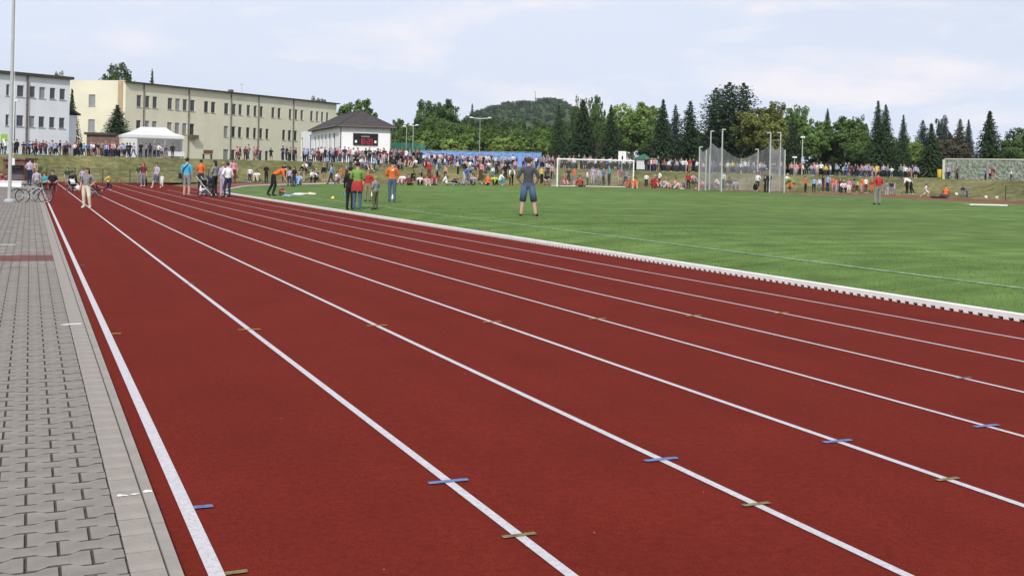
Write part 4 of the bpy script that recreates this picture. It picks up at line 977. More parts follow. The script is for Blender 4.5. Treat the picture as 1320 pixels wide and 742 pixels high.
# ------------------------------------------------------------------ people
# material slots of every figure: 0 skin, 1 hair, 2 top, 3 forearm, 4 thigh and hips, 5 shin, 6 shoes
def joints(**kw):
    J = dict(pel=(0,0,.96), waist=(0,-.005,1.10), chest=(0,-.015,1.30), nb=(0,-.01,1.44), neck=(0,.005,1.50), jaw=(0,.03,1.56), skull=(0,.012,1.655), crown=(0,.005,1.70))
    for s_, n in ((1, 'R'), (-1, 'L')):
        J.update({'sh'+n: (.175*s_,-.015,1.405), 'el'+n: (.235*s_,-.035,1.12), 'wr'+n: (.255*s_,.03,.885), 'ha'+n: (.25*s_,.055,.805),
                  'hip'+n: (.09*s_,0,.915), 'kn'+n: (.105*s_,.02,.50), 'an'+n: (.11*s_,-.02,.085), 'to'+n: (.125*s_,.135,.035)})
    J.update(kw); return J
RAD = dict(pel=(.145,.115), waist=(.130,.10), chest=(.165,.115), nb=(.075,.065), neck=(.052,.052), jaw=(.060,.068), skull=(.078,.092), crown=(.06,.07))
RL = dict(sh=.062, el=.042, wr=.029, ha=.036, hip=.088, kn=.058, an=.040, to=.038)
def shift(J, d, keys):
    for k in keys: J[k] = tuple(a+b for a, b in zip(J[k], d))
UPPER = ['waist','chest','nb','neck','jaw','skull','crown','shR','shL','elR','elL','wrR','wrL','haR','haL']
def lean(J, ang, keys=UPPER, piv=(0,0,.96)):
    c, s_ = math.cos(ang), math.sin(ang)
    for k in keys:
        x, y, z = J[k]; y -= piv[1]; z -= piv[2]; J[k] = (x, y*c+z*s_+piv[1], -y*s_+z*c+piv[2])
POSES = {}
POSES['stand'] = joints()
POSES['stand_wide'] = joints(hipR=(.10,0,.915), knR=(.17,.03,.50), anR=(.235,-.02,.085), toR=(.29,.12,.035), hipL=(-.10,0,.915), knL=(-.15,.02,.50), anL=(-.19,-.02,.085), toL=(-.22,.13,.035),
    elR=(.315,-.06,1.15), wrR=(.225,.09,.99), haR=(.15,.15,.98), elL=(-.315,-.06,1.15), wrL=(-.225,.09,.99), haL=(-.15,.15,.98))
POSES['arms_front'] = joints(elR=(.25,.02,1.14), wrR=(.10,.20,1.17), haR=(.03,.23,1.20), elL=(-.25,.02,1.14), wrL=(-.09,.22,1.12), haL=(-.01,.25,1.13))
POSES['camera'] = joints(elR=(.26,.14,1.27), wrR=(.12,.25,1.47), haR=(.07,.25,1.54), elL=(-.26,.14,1.27), wrL=(-.11,.25,1.47), haL=(-.06,.25,1.54))
POSES['weight'] = joints(pel=(.03,0,.95), hipR=(.12,0,.905), hipL=(-.06,0,.92), knL=(-.13,.08,.51), anL=(-.14,0,.085), toL=(-.18,.15,.035), elL=(-.31,-.06,1.15), wrL=(-.17,.02,1.0), haL=(-.12,.05,.96))
POSES['walk'] = joints(knR=(.10,.17,.53), anR=(.10,.30,.10), toR=(.11,.44,.07), knL=(-.10,-.06,.50), anL=(-.10,-.36,.15), toL=(-.10,-.27,.05), elR=(.24,-.12,1.14), wrR=(.24,-.04,.91), haR=(.24,.0,.84), elL=(-.24,.06,1.13), wrL=(-.23,.19,.92), haL=(-.22,.24,.86))
POSES['run'] = joints(knR=(.10,.33,.72), anR=(.10,.18,.36), toR=(.11,.30,.30), knL=(-.10,-.08,.52), anL=(-.10,-.48,.32), toL=(-.10,-.50,.19), elR=(.27,-.20,1.18), wrR=(.25,-.03,1.05), haR=(.24,.05,1.03), elL=(-.27,.12,1.18), wrL=(-.20,.33,1.22), haL=(-.18,.40,1.26))
lean(POSES['run'], .16)
J = joints(); lean(J, 1.15); 
for n, s_ in (('R', 1), ('L', -1)): a = J['sh'+n]; J['el'+n] = (a[0]+.03*s_, a[1]+.05, a[2]-.27); J['wr'+n] = (a[0]-.01*s_, a[1]+.15, a[2]-.48); J['ha'+n] = (a[0]-.04*s_, a[1]+.18, a[2]-.55)
J['knR'] = (.12,.10,.50); J['anL'] = (-.12,-.26,.10); J['toL'] = (-.13,-.10,.04); J['knL'] = (-.11,-.06,.51); POSES['bend'] = J
J = joints(); shift(J, (0, 0, -.83), UPPER+['pel']); lean(J, .12, piv=(0,0,.13))
for n, s_ in (('R', 1), ('L', -1)):
    J['hip'+n] = (.10*s_,.03,.12); J['kn'+n] = (.16*s_,.36,.44); J['an'+n] = (.15*s_,.56,.09); J['to'+n] = (.17*s_,.71,.04); J['el'+n] = (.26*s_,.12,.42); J['wr'+n] = (.16*s_,.33,.46); J['ha'+n] = (.10*s_,.40,.47)
POSES['sit'] = J
J = joints(); shift(J, (0, 0, -.83), UPPER+['pel']); lean(J, -.22, piv=(0,0,.13))
for n, s_ in (('R', 1), ('L', -1)):
    J['hip'+n] = (.10*s_,.03,.12); J['kn'+n] = (.14*s_,.47,.17); J['an'+n] = (.15*s_,.88,.08); J['to'+n] = (.18*s_,.93,.20); J['el'+n] = (.27*s_,-.26,.32); J['wr'+n] = (.27*s_,-.36,.09); J['ha'+n] = (.29*s_,-.35,.04)
POSES['sit_back'] = J
J = joints(); shift(J, (0, -.05, -.60), UPPER+['pel']); lean(J, .45, piv=(0,-.05,.36))
for n, s_ in (('R', 1), ('L', -1)):
    J['hip'+n] = (.10*s_,-.02,.35); J['kn'+n] = (.19*s_,.36,.46); J['an'+n] = (.16*s_,.10,.085); J['to'+n] = (.20*s_,.25,.035); a = J['sh'+n]; J['el'+n] = (.26*s_,a[1]+.18,a[2]-.19); J['wr'+n] = (.14*s_,a[1]+.36,a[2]-.28); J['ha'+n] = (.09*s_,a[1]+.42,a[2]-.31)
POSES['crouch'] = J
J = joints(); shift(J, (0, -.05, -.50), UPPER+['pel'])
for n, s_ in (('R', 1), ('L', -1)):
    J['hip'+n] = (.10*s_,-.02,.43); J['kn'+n] = (.13*s_,.40,.46); J['an'+n] = (.13*s_,.38,.085); J['to'+n] = (.14*s_,.52,.035); J['el'+n] = (.25*s_,.02,.63); J['wr'+n] = (.16*s_,.24,.53); J['ha'+n] = (.12*s_,.32,.53)
POSES['chair'] = J
BONES = [('pel','waist',2),('waist','chest',2),('chest','nb',2),('nb','neck',0),('neck','jaw',0),('jaw','skull',0),('skull','crown',0)]
for n in 'RL': BONES += [('chest','sh'+n,2),('sh'+n,'el'+n,2),('el'+n,'wr'+n,3),('wr'+n,'ha'+n,0),('pel','hip'+n,4),('hip'+n,'kn'+n,4),('kn'+n,'an'+n,5),('an'+n,'to'+n,6)]
SKIN = mat('skin', (.47, .29, .21), .6, .08, 8)
SLOT_DEFAULT = [SKIN]*7
def figure_mesh(pose, hair='short', long_hair=False, fingers=False, levels=1, hat=False):
    J = POSES[pose]; names = list(J); idx = {k: i for i, k in enumerate(names)}
    me = bpy.data.meshes.new('person_base'); me.from_pydata([J[k] for k in names], [(idx[a], idx[b]) for a, b, _ in BONES], [])
    ob = bpy.data.objects.new('tmp', me); COL.objects.link(ob); ob.modifiers.new('skin', 'SKIN'); ob.modifiers['skin'].use_smooth_shade = True
    sv = me.skin_vertices[0].data
    for k in names: sv[idx[k]].radius = RAD.get(k) or (RL[k[:2] if k[:2] in RL else k[:3]],)*2; sv[idx[k]].use_root = (k == 'pel')
    ss = ob.modifiers.new('sub', 'SUBSURF'); ss.levels = levels; ss.render_levels = levels
    dg = bpy.context.evaluated_depsgraph_get(); dg.update(); ev = ob.evaluated_get(dg); m2 = bpy.data.meshes.new_from_object(ev)
    n = len(m2.vertices); V = np.empty(n*3); m2.vertices.foreach_get('co', V); V = V.reshape(-1, 3)
    faces = [tuple(p.vertices) for p in m2.polygons]; NR = np.array([v.normal[:] for v in m2.vertices])
    fc_ = np.array([V[list(f)].mean(0) for f in faces]); best = np.full(len(faces), 9e9); slot = np.zeros(len(faces), int)
    for a, b_, s_ in BONES:
        A_, B_ = np.array(J[a]), np.array(J[b_]); d_ = B_-A_; t_ = np.clip(((fc_-A_)@d_)/max(1e-9, d_@d_), 0, 1)
        ra = RAD.get(a, (0,))[0] if a in RAD else RL[a[:2] if a[:2] in RL else a[:3]]; rb = RAD.get(b_, (0,))[0] if b_ in RAD else RL[b_[:2] if b_[:2] in RL else b_[:3]]
        ds = np.linalg.norm(fc_-(A_+t_[:, None]*d_), axis=1)-(ra+(rb-ra)*t_)
        hit = ds < best-1e-6; best[hit] = ds[hit]; slot[hit] = s_
    # hips belong to the trousers
    if pose in ('stand','stand_wide','arms_front','camera','weight','walk','run'): slot[(fc_[:, 2] < .985) & (slot == 2) & (np.abs(fc_[:, 0]) < .2) & (fc_[:, 2] > .7)] = 4
    # cloth stands off the body
    off = {2: .012, 3: .004, 4: .014, 5: .010, 6: .008}; push = np.zeros(n); 
    for f, s_ in zip(faces, slot):
        for v in f: push[v] = max(push[v], off.get(int(s_), 0))
    V = V+NR*push[:, None]
    mb = MB(); mb.v = [tuple(v) for v in V]; mb.f = faces; mb.mi = [int(s_) for s_ in slot]
    sk, jw = np.array(J['skull']), np.array(J['jaw']); up = sk-np.array(J['neck']); up /= np.linalg.norm(up); fwd = np.array([0, 1., 0])-up*up[1]; fwd /= np.linalg.norm(fwd); rt_ = np.cross(fwd, up)
    def hp_(x, y, z): return tuple(sk+rt_*x+fwd*y+up*z)
    # nose, ears, eyes, mouth
    mb.add([hp_(-.014,.088,-.03), hp_(.014,.088,-.03), hp_(0,.118,-.035), hp_(0,.085,.012), hp_(0,.088,-.045)], [(0,2,3),(2,1,3),(0,4,2),(4,1,2)], 0)
    for s_ in (1, -1):
        mb.add([hp_(.080*s_,.0,-.03), hp_(.098*s_,-.012,.012), hp_(.080*s_,.018,.018), hp_(.082*s_,-.02,-.02)], [(0,1,2),(0,3,1)], 0)
        mb.add([hp_(s_*.03-.013,.092,.006), hp_(s_*.03+.013,.092,.006), hp_(s_*.03+.011,.090,.020), hp_(s_*.03-.011,.090,.020)], [(0,1,2,3)], 1)
    mb.add([hp_(-.022,.094,-.066), hp_(.022,.094,-.066), hp_(.0,.098,-.056)], [(0,1,2)], 3)
    # hair
    hb = MB(); hb.blob((0,-.008,.012), .092, .110, .104, 12, 10)
    for f in hb.f:
        c = np.mean([hb.v[i] for i in f], 0); keep = (c[2] > .055) or (c[1] < -.01 and c[2] > -.06) or (c[1] < .03 and c[2] > .02)
        if hat: keep = keep
        if keep: o_ = len(mb.v); mb.v += [hp_(*hb.v[i]) for i in f]; mb.f.append(tuple(range(o_, o_+len(f)))); mb.mi.append(1)
    if long_hair:
        o_ = len(mb.v); ring = []
        for k in range(5):
            z = .0-.065*k; w = .088+.012*math.sin(k); 
            for i in range(7): a = math.pi*(1.08+ .84*i/6); ring.append(hp_(w*math.cos(a)*1.05, -.02+.095*math.sin(a)*(1-.05*k), z))
        mb.add(ring, [(k*7+i, k*7+i+1, (k+1)*7+i+1, (k+1)*7+i) for k in range(4) for i in range(6)], 1)
    # fingers
    if fingers:
        for nS, s_ in (('R', 1), ('L', -1)):
            w_, h_ = Vector(J['wr'+nS]), Vector(J['ha'+nS]); d_ = (h_-w_).normalized(); side = d_.cross(Vector((s_, .3, 0))).normalized(); nrm = side.cross(d_).normalized()
            for k, L in enumerate((.070, .082, .076, .058)):
                b_ = h_+side*(.027-.018*k)+d_*.012; mid_ = b_+d_*L*.55+nrm*.006; end = mid_+d_*L*.38+nrm*.026*(-1 if s_ > 0 else -1)
                mb.bar(b_, mid_, .0095, .0085, 5, 0); mb.bar(mid_, end, .0085, .006, 5, 0)
            b_ = w_.lerp(h_, .5)+side*.025; mid_ = b_+side*.03+d_*.03; mb.bar(b_, mid_, .011, .0095, 5, 0); mb.bar(mid_, mid_+d_*.03, .0095, .007, 5, 0)
    out = mb.mesh('person', SLOT_DEFAULT, True)
    bpy.data.objects.remove(ob); bpy.data.meshes.remove(me); bpy.data.meshes.remove(m2); return out
FIG = {}
def fig(pose, lh=False, hero=False):
    k = (pose, lh, hero)
    if k not in FIG: FIG[k] = figure_mesh(pose, long_hair=lh, fingers=hero, levels=2 if hero else 1)
    return FIG[k]
PAL = {'black': (.018,.018,.02), 'navy': (.025,.032,.075), 'grey': (.22,.22,.23), 'dark grey': (.062,.065,.078), 'white': (.72,.72,.72), 'cream': (.62,.58,.44), 'red': (.38,.04,.04), 'maroon': (.16,.03,.045),
 'pink': (.58,.28,.32), 'orange': (.62,.14,.035), 'yellow': (.68,.55,.10), 'lime': (.42,.66,.06), 'green': (.17,.30,.07), 'dark green': (.035,.075,.035), 'teal': (.04,.30,.34), 'sky blue': (.08,.38,.60),
 'light blue': (.26,.40,.62), 'blue': (.06,.13,.36), 'denim': (.07,.11,.18), 'dark denim': (.03,.045,.075), 'lilac': (.42,.37,.50), 'beige': (.45,.37,.27), 'khaki': (.24,.20,.12), 'brown': (.11,.06,.035), 'olive': (.10,.10,.05)}
CM = {k: mat(k.replace(' ', '_')+'_cloth', v, .85, .16, 3.5, .7, .15) for k, v in PAL.items()}
HAIR = {k: mat(k+'_hair', v, .6, .2, 20) for k, v in {'dark': (.022,.016,.012), 'brown': (.07,.04,.022), 'fair': (.30,.20,.09), 'ginger': (.22,.07,.025), 'grey': (.3,.29,.28)}.items()}
SHOE = mat('dark_shoe', (.02,.02,.022), .6); SHOEW = mat('pale_shoe', (.55,.54,.52), .6)
rp_ = random.Random(12)
def put(loc, h, pose, rel_deg, top, bot, hair='dark', lh=False, sleeves='short', legs='long', shoes=None, hero=False, ref=1.75):
    me = fig(pose, lh, hero); s_ = h/ref; o = link('person', me); o.location = loc; o.scale = (s_, s_, s_); o.rotation_euler[2] = -YAW-math.radians(rel_deg)
    if s_ < .8: o.scale = (s_*1.12, s_*1.12, s_)
    ms = [SKIN, HAIR[hair], CM[top], CM[top] if sleeves == 'long' else SKIN, CM[bot], CM[bot] if legs == 'long' else SKIN, shoes or (SHOE if rp_.random() < .6 else SHOEW)]
    for i, m in enumerate(ms): o.material_slots[i].link = 'OBJECT'; o.material_slots[i].material = m
    return o
def gpos(px, py):
    P = ground(px, py)
    if P is None: P, _ = upper(px, 1.0)
    d = (P-CAMP).dot(FW); return P, d
def hero(px, py, hpx, pose, rd, top, bot, label, cat='person', group=None, **kw):
    P, d = gpos(px, py); ref = {'sit': .86, 'sit_back': .80, 'crouch': 1.12, 'chair': 1.22, 'bend': 1.36, 'run': 1.68}.get(pose, 1.745)
    s_ = hpx*d/F/ref
    o = put(P, s_*1.75, pose, rd, top, bot, hero=True, **kw); return tag(o, label, cat, group), P, d, s_
def part_on(o, mb, name, m, smooth=True): return mb.build(name, m, o, smooth)

# --- figures standing clear on field and track
o, P, d, s_ = hero(680, 279, 76, 'stand_wide', 4, 'dark grey', 'denim', 'person in dark grey shirt and knee length denim shorts alone on the grass', legs='short', hair='brown')
mb = MB()
for n in 'RL':
    J = POSES['stand_wide']; a, b_ = Vector(J['hip'+n]), Vector(J['kn'+n]); b_ = b_-(a-b_).normalized()*.05; mb.bar(a, b_, .105, .098, 10)
part_on(o, mb, 'shorts_leg', CM['denim'])
o, P, d, s_ = hero(505, 261, 54, 'arms_front', 0, 'orange', 'denim', 'person seen from behind in orange shirt with white back print and jeans', hair='dark')
mb = MB(); mb.add([(-.02,-.158,1.38),(.075,-.150,1.40),(.085,-.152,1.33),(.02,-.160,1.31),(-.02,-.160,1.335)], [(4,3,2,1,0)]); part_on(o, mb, 'back_print', M_white, False)
o, P, d, s_ = hero(460, 271.5, 63, 'arms_front', 6, 'green', 'denim', 'person in green shirt with a red jacket tied round the waist by the kerb', hair='dark')
mb = MB(); prof = [(.155,1.06),(.175,1.0),(.195,.90),(.205,.78),(.20,.70)]; n_ = 16; vs = []
for r_, z in prof:
    for i in range(n_): a = 2*math.pi*i/n_; k = 1 if math.sin(a) < .5 else .86; vs.append((r_*math.cos(a)*1.08*k, r_*math.sin(a)*.82*k-.01, z+.012*math.sin(3*a)))
mb.add(vs, [(j*n_+i, j*n_+(i+1) % n_, (j+1)*n_+(i+1) % n_, (j+1)*n_+i) for j in range(len(prof)-1) for i in range(n_) if not (j > 0 and 3 <= i <= 4)])
part_on(o, mb, 'tied_jacket', CM['red']); o['label'] = o['label']
hero(450.5, 271, 56, 'stand', 20, 'black', 'black', 'slim person in black half hidden beside the green shirted person', hair='dark', sleeves='long')
hero(483.5, 270.5, 43, 'arms_front', -60, 'grey', 'olive', 'fair haired child in grey shirt and dark olive trousers next to the green shirted person', hair='fair')
hero(474, 260, 41, 'stand', 185, 'red', 'khaki', 'child in red shirt facing the green shirted person on the grass', hair='fair')
hero(1131.5, 264, 42, 'weight', -12, 'red', 'grey', 'person in red shirt and grey trousers alone at the far side of the field', hair='dark')
hero(111.5, 268.5, 52, 'weight', 184, 'grey', 'cream', 'long haired person in grey top and cream trousers standing on the second lane', hair='brown', lh=True)
o, P, d, s_ = hero(240.5, 253.5, 50, 'stand', 8, 'sky blue', 'grey', 'tall person in bright sky blue shirt and shorts with a black shoulder bag', legs='short', hair='dark')
mb = MB(); mb.box(-.36,-.24,-.10,.14,.80,1.06); mb.tube([(-.28,.0,1.06),(-.10,-.15,1.25),(.10,-.13,1.46)], .02, 5); part_on(o, mb, 'shoulder_bag', M_black, False)
hero(258.5, 245, 39, 'arms_front', 10, 'orange', 'navy', 'person in orange shirt standing on the track behind the black stroller', hair='dark')
hero(276.5, 252, 45, 'arms_front', -70, 'grey', 'black', 'dark haired person in grey top leaning over the black stroller', hair='dark', lh=True)
hero(287, 254, 45, 'stand', 30, 'lilac', 'lilac', 'person in pale lilac clothes between the stroller and the white shirted person', hair='fair')
hero(293, 254.5, 45, 'weight', -40, 'white', 'navy', 'person in white shirt and navy trousers standing nearest the field corner', hair='dark')
hero(301, 236, 31, 'stand', 150, 'pink', 'maroon', 'person in pink patterned top behind the stroller group on the bank foot', hair='dark', lh=True)
hero(296, 233, 28, 'stand', 170, 'lilac', 'grey', 'person in lilac top behind the stroller group on the bank foot', hair='dark')
hero(184.5, 240.5, 31, 'stand', 190, 'maroon', 'grey', 'ginger haired person in maroon top carrying a black bag on the track', hair='ginger', lh=True)
hero(179.5, 238.5, 27, 'stand', 170, 'dark green', 'grey', 'person with a dark backpack beside the ginger haired person', hair='dark')
hero(201.5, 243, 33, 'walk', 200, 'lilac', 'denim', 'person in pale lilac shirt and short denim trousers walking on the track', legs='short', hair='dark')
hero(208.5, 241.5, 17, 'stand', 200, 'white', 'white', 'tiny child in white holding on beside the lilac shirted walker', hair='fair')
hero(139, 249.5, 25, 'run', 92, 'yellow', 'navy', 'child in yellow shirt and navy trousers running across the lanes', hair='brown')
hero(352, 253, 40, 'bend', 80, 'orange', 'black', 'person in orange shirt and black trousers bending low over the grass', hair='dark')
hero(361, 253, 14, 'crouch', 120, 'red', 'brown', 'small child in red crouching under the bending orange shirted person', hair='brown')
hero(38, 238, 34, 'weight', 20, 'lilac', 'navy', 'person in pale lilac top and navy shorts standing behind the parked bicycles', hair='dark')
hero(47, 250, 32, 'stand', -30, 'lilac', 'grey', 'person in lilac and grey standing among the parked bicycles', hair='fair')
hero(44.5, 229, 22, 'stand', 180, 'beige', 'khaki', 'person in beige top at the brick kiosk corner', hair='ginger')
hero(56.5, 245, 22, 'chair', 200, 'teal', 'black', 'person in teal top sitting behind the bicycles at the track edge', hair='dark')
hero(67.5, 247, 27, 'chair', 160, 'black', 'black', 'person in black sitting on a red folding chair at the track edge', hair='dark')
hero(87, 240, 24, 'stand', 170, 'dark green', 'grey', 'dark haired person standing at the track end left of the seated group', hair='dark')
hero(96.5, 243, 24, 'crouch', 200, 'black', 'black', 'person in black crouching by the white carrier bag on the track', hair='dark')
hero(106, 241, 24, 'stand', 180, 'lilac', 'black', 'person in lilac top just behind the cream trousered walker', hair='brown')
hero(2, 240, 18, 'chair', 90, 'red', 'red', 'person in bright red sitting at the low white wall', hair='dark')
hero(8, 241, 16, 'chair', 60, 'maroon', 'black', 'person in maroon sitting beside the person in bright red', hair='dark')
N_HERO = 31

# --- spectators: x, feet y, height in px, pose, top, bottom
LOW = [
(322,235,20,'stand','white','navy'),(331,233,14,'sit','white','khaki'),(343,236,25,'arms_front','black','black'),(366,235,25,'stand','black','black'),(373,240,24,'weight','lilac','navy'),(379,241,27,'stand','black','navy'),
(386,239,22,'sit','light blue','light blue'),(392,234,22,'stand','maroon','beige'),(402,236,20,'crouch','white','black'),(408,232,15,'sit','navy','navy'),
(417,237,26,'stand','black','khaki'),(427,238,27,'walk','light blue','navy'),(434,235,20,'sit','white','grey'),(440,237,23,'weight','orange','khaki'),(446,236,22,'stand','brown','black'),
(519,238,15,'sit','white','pink'),(527,239,13,'sit_back','maroon','black'),(531,233,14,'crouch','black','black'),(543,233,20,'stand','grey','black'),(553,232,25,'stand','red','maroon'),(563,232,23,'weight','light blue','navy'),(574,231,18,'stand','beige','black'),
(541,239,14,'sit','white','black'),(550,240,14,'sit','pink','white'),(560,239,16,'sit','red','grey'),(576,239,14,'sit_back','white','grey'),(588,239,13,'sit','brown','black'),(598,239,25,'bend','blue','lilac'),(603,234,20,'weight','light blue','denim'),
(610,239,15,'sit','lilac','grey'),(616,232,25,'stand','maroon','khaki'),(620,232,24,'stand','pink','brown'),(628,239,14,'sit_back','orange','black'),(637,239,16,'sit','lime','black'),(635,229,15,'stand','white','teal'),(644,239,22,'crouch','white','teal'),(651,234,24,'stand','black','black'),(659,239,22,'bend','white','black'),
(690,238,23,'stand','beige','beige'),(698,237,23,'stand','yellow','black'),(706,239,18,'crouch','black','white'),(712,233,22,'weight','pink','black'),(703,230,18,'stand','grey','navy'),
(727,239,18,'sit','red','pink'),(733,236,20,'stand','black','black'),(740,240,25,'stand','orange','grey'),(748,241,13,'sit_back','red','brown'),(757,240,21,'weight','white','navy'),(764,238,24,'stand','lilac','lilac'),(771,239,23,'stand','lilac','grey'),(778,239,22,'stand','blue','navy'),(785,239,26,'arms_front','teal','black'),(799,239,24,'stand','pink','beige'),(806,239,21,'weight','lilac','navy'),
(811,242,14,'sit','red','orange'),(818,243,16,'sit','orange','orange'),(833,241,18,'stand','white','black'),(840,243,20,'crouch','red','red'),(846,242,16,'sit','red','beige'),(850,242,22,'weight','white','navy'),(857,243,15,'sit','lilac','white'),(870,244,17,'sit','pink','white'),(880,242,15,'sit_back','grey','maroon'),(887,244,22,'stand','red','black'),(893,236,15,'sit','pink','grey'),(906,244,16,'sit','pink','red'),(913,244,14,'sit','grey','black'),
(926,244,20,'crouch','white','black'),(932,243,22,'weight','white','navy'),(941,245,19,'crouch','black','white'),(948,244,14,'sit','lilac','grey'),(972,247,14,'crouch','black','black'),(976.5,247,25,'weight','white','black'),(986,248,22,'stand','navy','black'),(991,248.5,27,'arms_front','black','black'),
(1014,237,13,'sit','white','green'),(1018.5,246,14,'crouch','orange','black'),(1038,248,21,'stand','orange','black'),(1049,248,20,'stand','light blue','black'),(1056,246,17,'stand','white','grey'),(1061,247,22,'stand','navy','maroon'),(1067,248,23,'weight','light blue','navy'),(1074,247,19,'stand','orange','pink'),(1078,248,18,'stand','pink','lilac'),(1083,248,18,'stand','maroon','navy'),(1087,249,18,'crouch','white','navy'),
(1094,250,20,'stand','pink','white'),(1101,248,18,'stand','grey','maroon'),(1105,247,15,'stand','lime','black'),(1111,249,21,'stand','orange','pink'),(1116,249,21,'stand','white','maroon'),(1124,248,17,'stand','red','orange'),
(1143,252,19,'weight','grey','lilac'),(1149,252,19,'stand','navy','grey'),(1153,252,17,'stand','lilac','grey'),(1169,250,20,'stand','brown','black'),(1174.5,251,29,'bend','white','black'),(1193,255.5,18,'run','white','white'),(1219,253.5,13,'sit_back','orange','orange'),(1241,254,15,'stand','navy','grey'),(1247,254.5,16,'weight','grey','denim'),
]
UP = [
(2,'black'),(22,'dark green'),(30,'black'),(38,'white'),(42,'navy'),(46,'maroon'),(50,'brown'),(55,'maroon'),(59,'dark grey'),(63,'light blue'),(67,'lilac'),(71,'light blue'),(77,'black'),(81,'grey'),(85,'pink'),(90,'maroon'),(96,'white'),(100,'beige'),(104,'black'),(108,'sky blue'),(113,'blue'),(117,'white'),(122,'maroon'),(126,'navy'),(131,'grey'),(136,'red'),(140,'red'),(144,'pink'),(148,'maroon'),(152,'red'),(157,'grey'),(163,'black'),(167,'black'),(172,'lilac'),
(181,'black'),(188,'grey'),(193,'navy'),(199,'grey'),(204,'white'),(208,'lilac'),(213,'dark grey'),(222,'black'),
(305,'pink'),(309,'black'),(316,'maroon'),(320,'grey'),(327,'pink'),(331,'maroon'),(349,'black'),(364,'navy'),(369,'navy'),(374,'grey'),(378,'maroon'),(381,'black'),
(391,'navy'),(397,'blue'),(402,'navy'),(406,'grey'),(410,'maroon'),(414,'white'),(418,'black'),(424,'black'),(430,'grey'),(438,'pink'),(444,'navy'),(449,'pink'),(455,'white'),(462,'maroon'),(467,'grey'),(471,'black'),(476,'dark grey'),(481,'navy'),(486,'pink'),(490,'maroon'),(494,'black'),(498,'red'),
(503,'maroon'),(508,'grey'),(514,'white'),(518,'black'),(523,'white'),(528,'lilac'),(533,'black'),(538,'maroon'),(542,'navy'),(546,'white'),(550,'lilac'),(554,'white'),(559,'white'),(563,'maroon'),(567,'white'),(571,'grey'),(575,'maroon'),(579,'pink'),(583,'navy'),(588,'navy'),(592,'grey'),(596,'white'),
(603,'navy'),(608,'pink'),(613,'maroon'),(618,'pink'),(623,'black'),(628,'lilac'),(633,'navy'),(638,'white'),(642,'grey'),(646,'light blue'),(651,'lilac'),(656,'light blue'),(661,'white'),(666,'navy'),(686,'maroon'),(691,'white'),(696,'navy'),(700,'lilac'),(706,'grey'),(712,'pink'),
(720,'pink'),(727,'navy'),(734,'lilac'),(739,'pink'),(746,'black'),(753,'grey'),(760,'lilac'),(768,'white'),(778,'grey'),(786,'white'),(793,'pink'),(803,'white'),(808,'lilac'),
(812,'white'),(817,'pink'),(833,'black'),(836,'pink'),(843,'pink'),(848,'navy'),(856,'red'),(862,'white'),(867,'navy'),(872,'lilac'),(878,'grey'),(884,'white'),(889,'red'),(893,'black'),(898,'white'),
(929,'pink'),(938,'white'),(944,'yellow'),(950,'grey'),(955,'lilac'),(960,'white'),(965,'light blue'),(970,'blue'),(975,'navy'),
(1011,'maroon'),(1020,'pink'),(1026,'pink'),(1031,'red'),(1035,'white'),(1049,'pink'),(1053,'white'),(1058,'white'),(1064,'yellow'),(1079,'light blue'),(1088,'white'),(1094,'brown'),(1110,'pink'),(1117,'lilac'),(1124,'red'),(1130,'yellow'),(1144,'grey'),(1149,'white'),(1161,'grey'),(1167,'white'),(1172,'lilac'),(1176,'navy'),(1180,'lilac'),
(1222,'lilac'),(1234,'brown'),(1270,'blue'),(1276,'pink'),(1280,'maroon'),(1303,'white'),
]
ZU = [(33,'on the bank beside the flagpole'),(60,'on the bank before the bluish white block'),(92,'on the bank near the bluish block end'),(112,'on the bank before the annex corner'),(158,'on the bank before the brick shed'),(177,'by the white tent wall'),(237,'inside the open white tent'),(345,'below the cream building'),(384,'between cream building and pavilion'),(436,'along the white pavilion side wall'),(470,'below the near edge of scoreboard'),(502,'below the far edge of scoreboard'),(544,'before the green court fence'),(600,'before the start of the blue banner'),(668,'before the middle of the blue banner'),(717,'before the far end of blue banner'),(765,'behind the first half of the goal'),(810,'behind the second half of the goal'),(850,'beside the green roofed stall'),(902,'between stall and throwing cage'),(950,'behind first cage net'),(1008,'behind the last cage net'),(1040,'beside the lamp post by the cage'),(1100,'on the bank past the lamp post'),(1155,'under the twin spruces'),(1212,'under the wide spruce'),(1400,'against the painted wall')]
ZL = [(350,'at the bank foot behind the bending person'),(412,'at the bank foot facing the pavilion corner'),(450,'at the bank foot below the scoreboard'),(535,'on grass just past the orange shirted person'),(570,'at the bank foot below the banner start'),(612,'at the bank foot below the banner middle'),(640,'just before the lone grey shirted person'),(668,'right beside the lone grey shirted person'),(717,'between grey shirted person and goal'),(765,'in the first half of the goal'),(808,'in the second half of the goal'),(852,'at the bank foot beyond the goal'),(900,'at the bank foot nearing the cage'),(945,'before the first cage net'),(1012,'before the last cage net'),(1058,'in the row past the throwing cage'),(1090,'in the middle of the far row'),(1131,'at the end of the far row'),(1185,'near the lone red shirted person'),(1400,'on the far straight below painted wall')]
def zone(zs, x):
    for a, t_ in zs:
        if x < a: return t_
recs = []
for (x, y, h, pose, top, bot) in LOW: recs.append(dict(x=x, y=y, h=h, pose=pose, top=top, bot=bot, zone=zone(ZL, x), row='L'))
for (x, top) in UP:
    if 1215 < x: h = 17
    elif x > 905: h = 16.5
    elif x > 700: h = 17.5
    elif 544 < x: h = 15
    elif x > 380: h = 18.5
    else: h = 18.5
    recs.append(dict(x=x, y=None, h=h*rp_.uniform(.86, 1.12), pose=rp_.choice(['stand','stand','weight','arms_front','weight','walk','camera' if rp_.random() < .3 else 'stand']), top=top, bot=rp_.choice(['navy','black','denim','dark denim','khaki','dark grey','black','beige','black','brown']), zone=zone(ZU, x), row='U'))
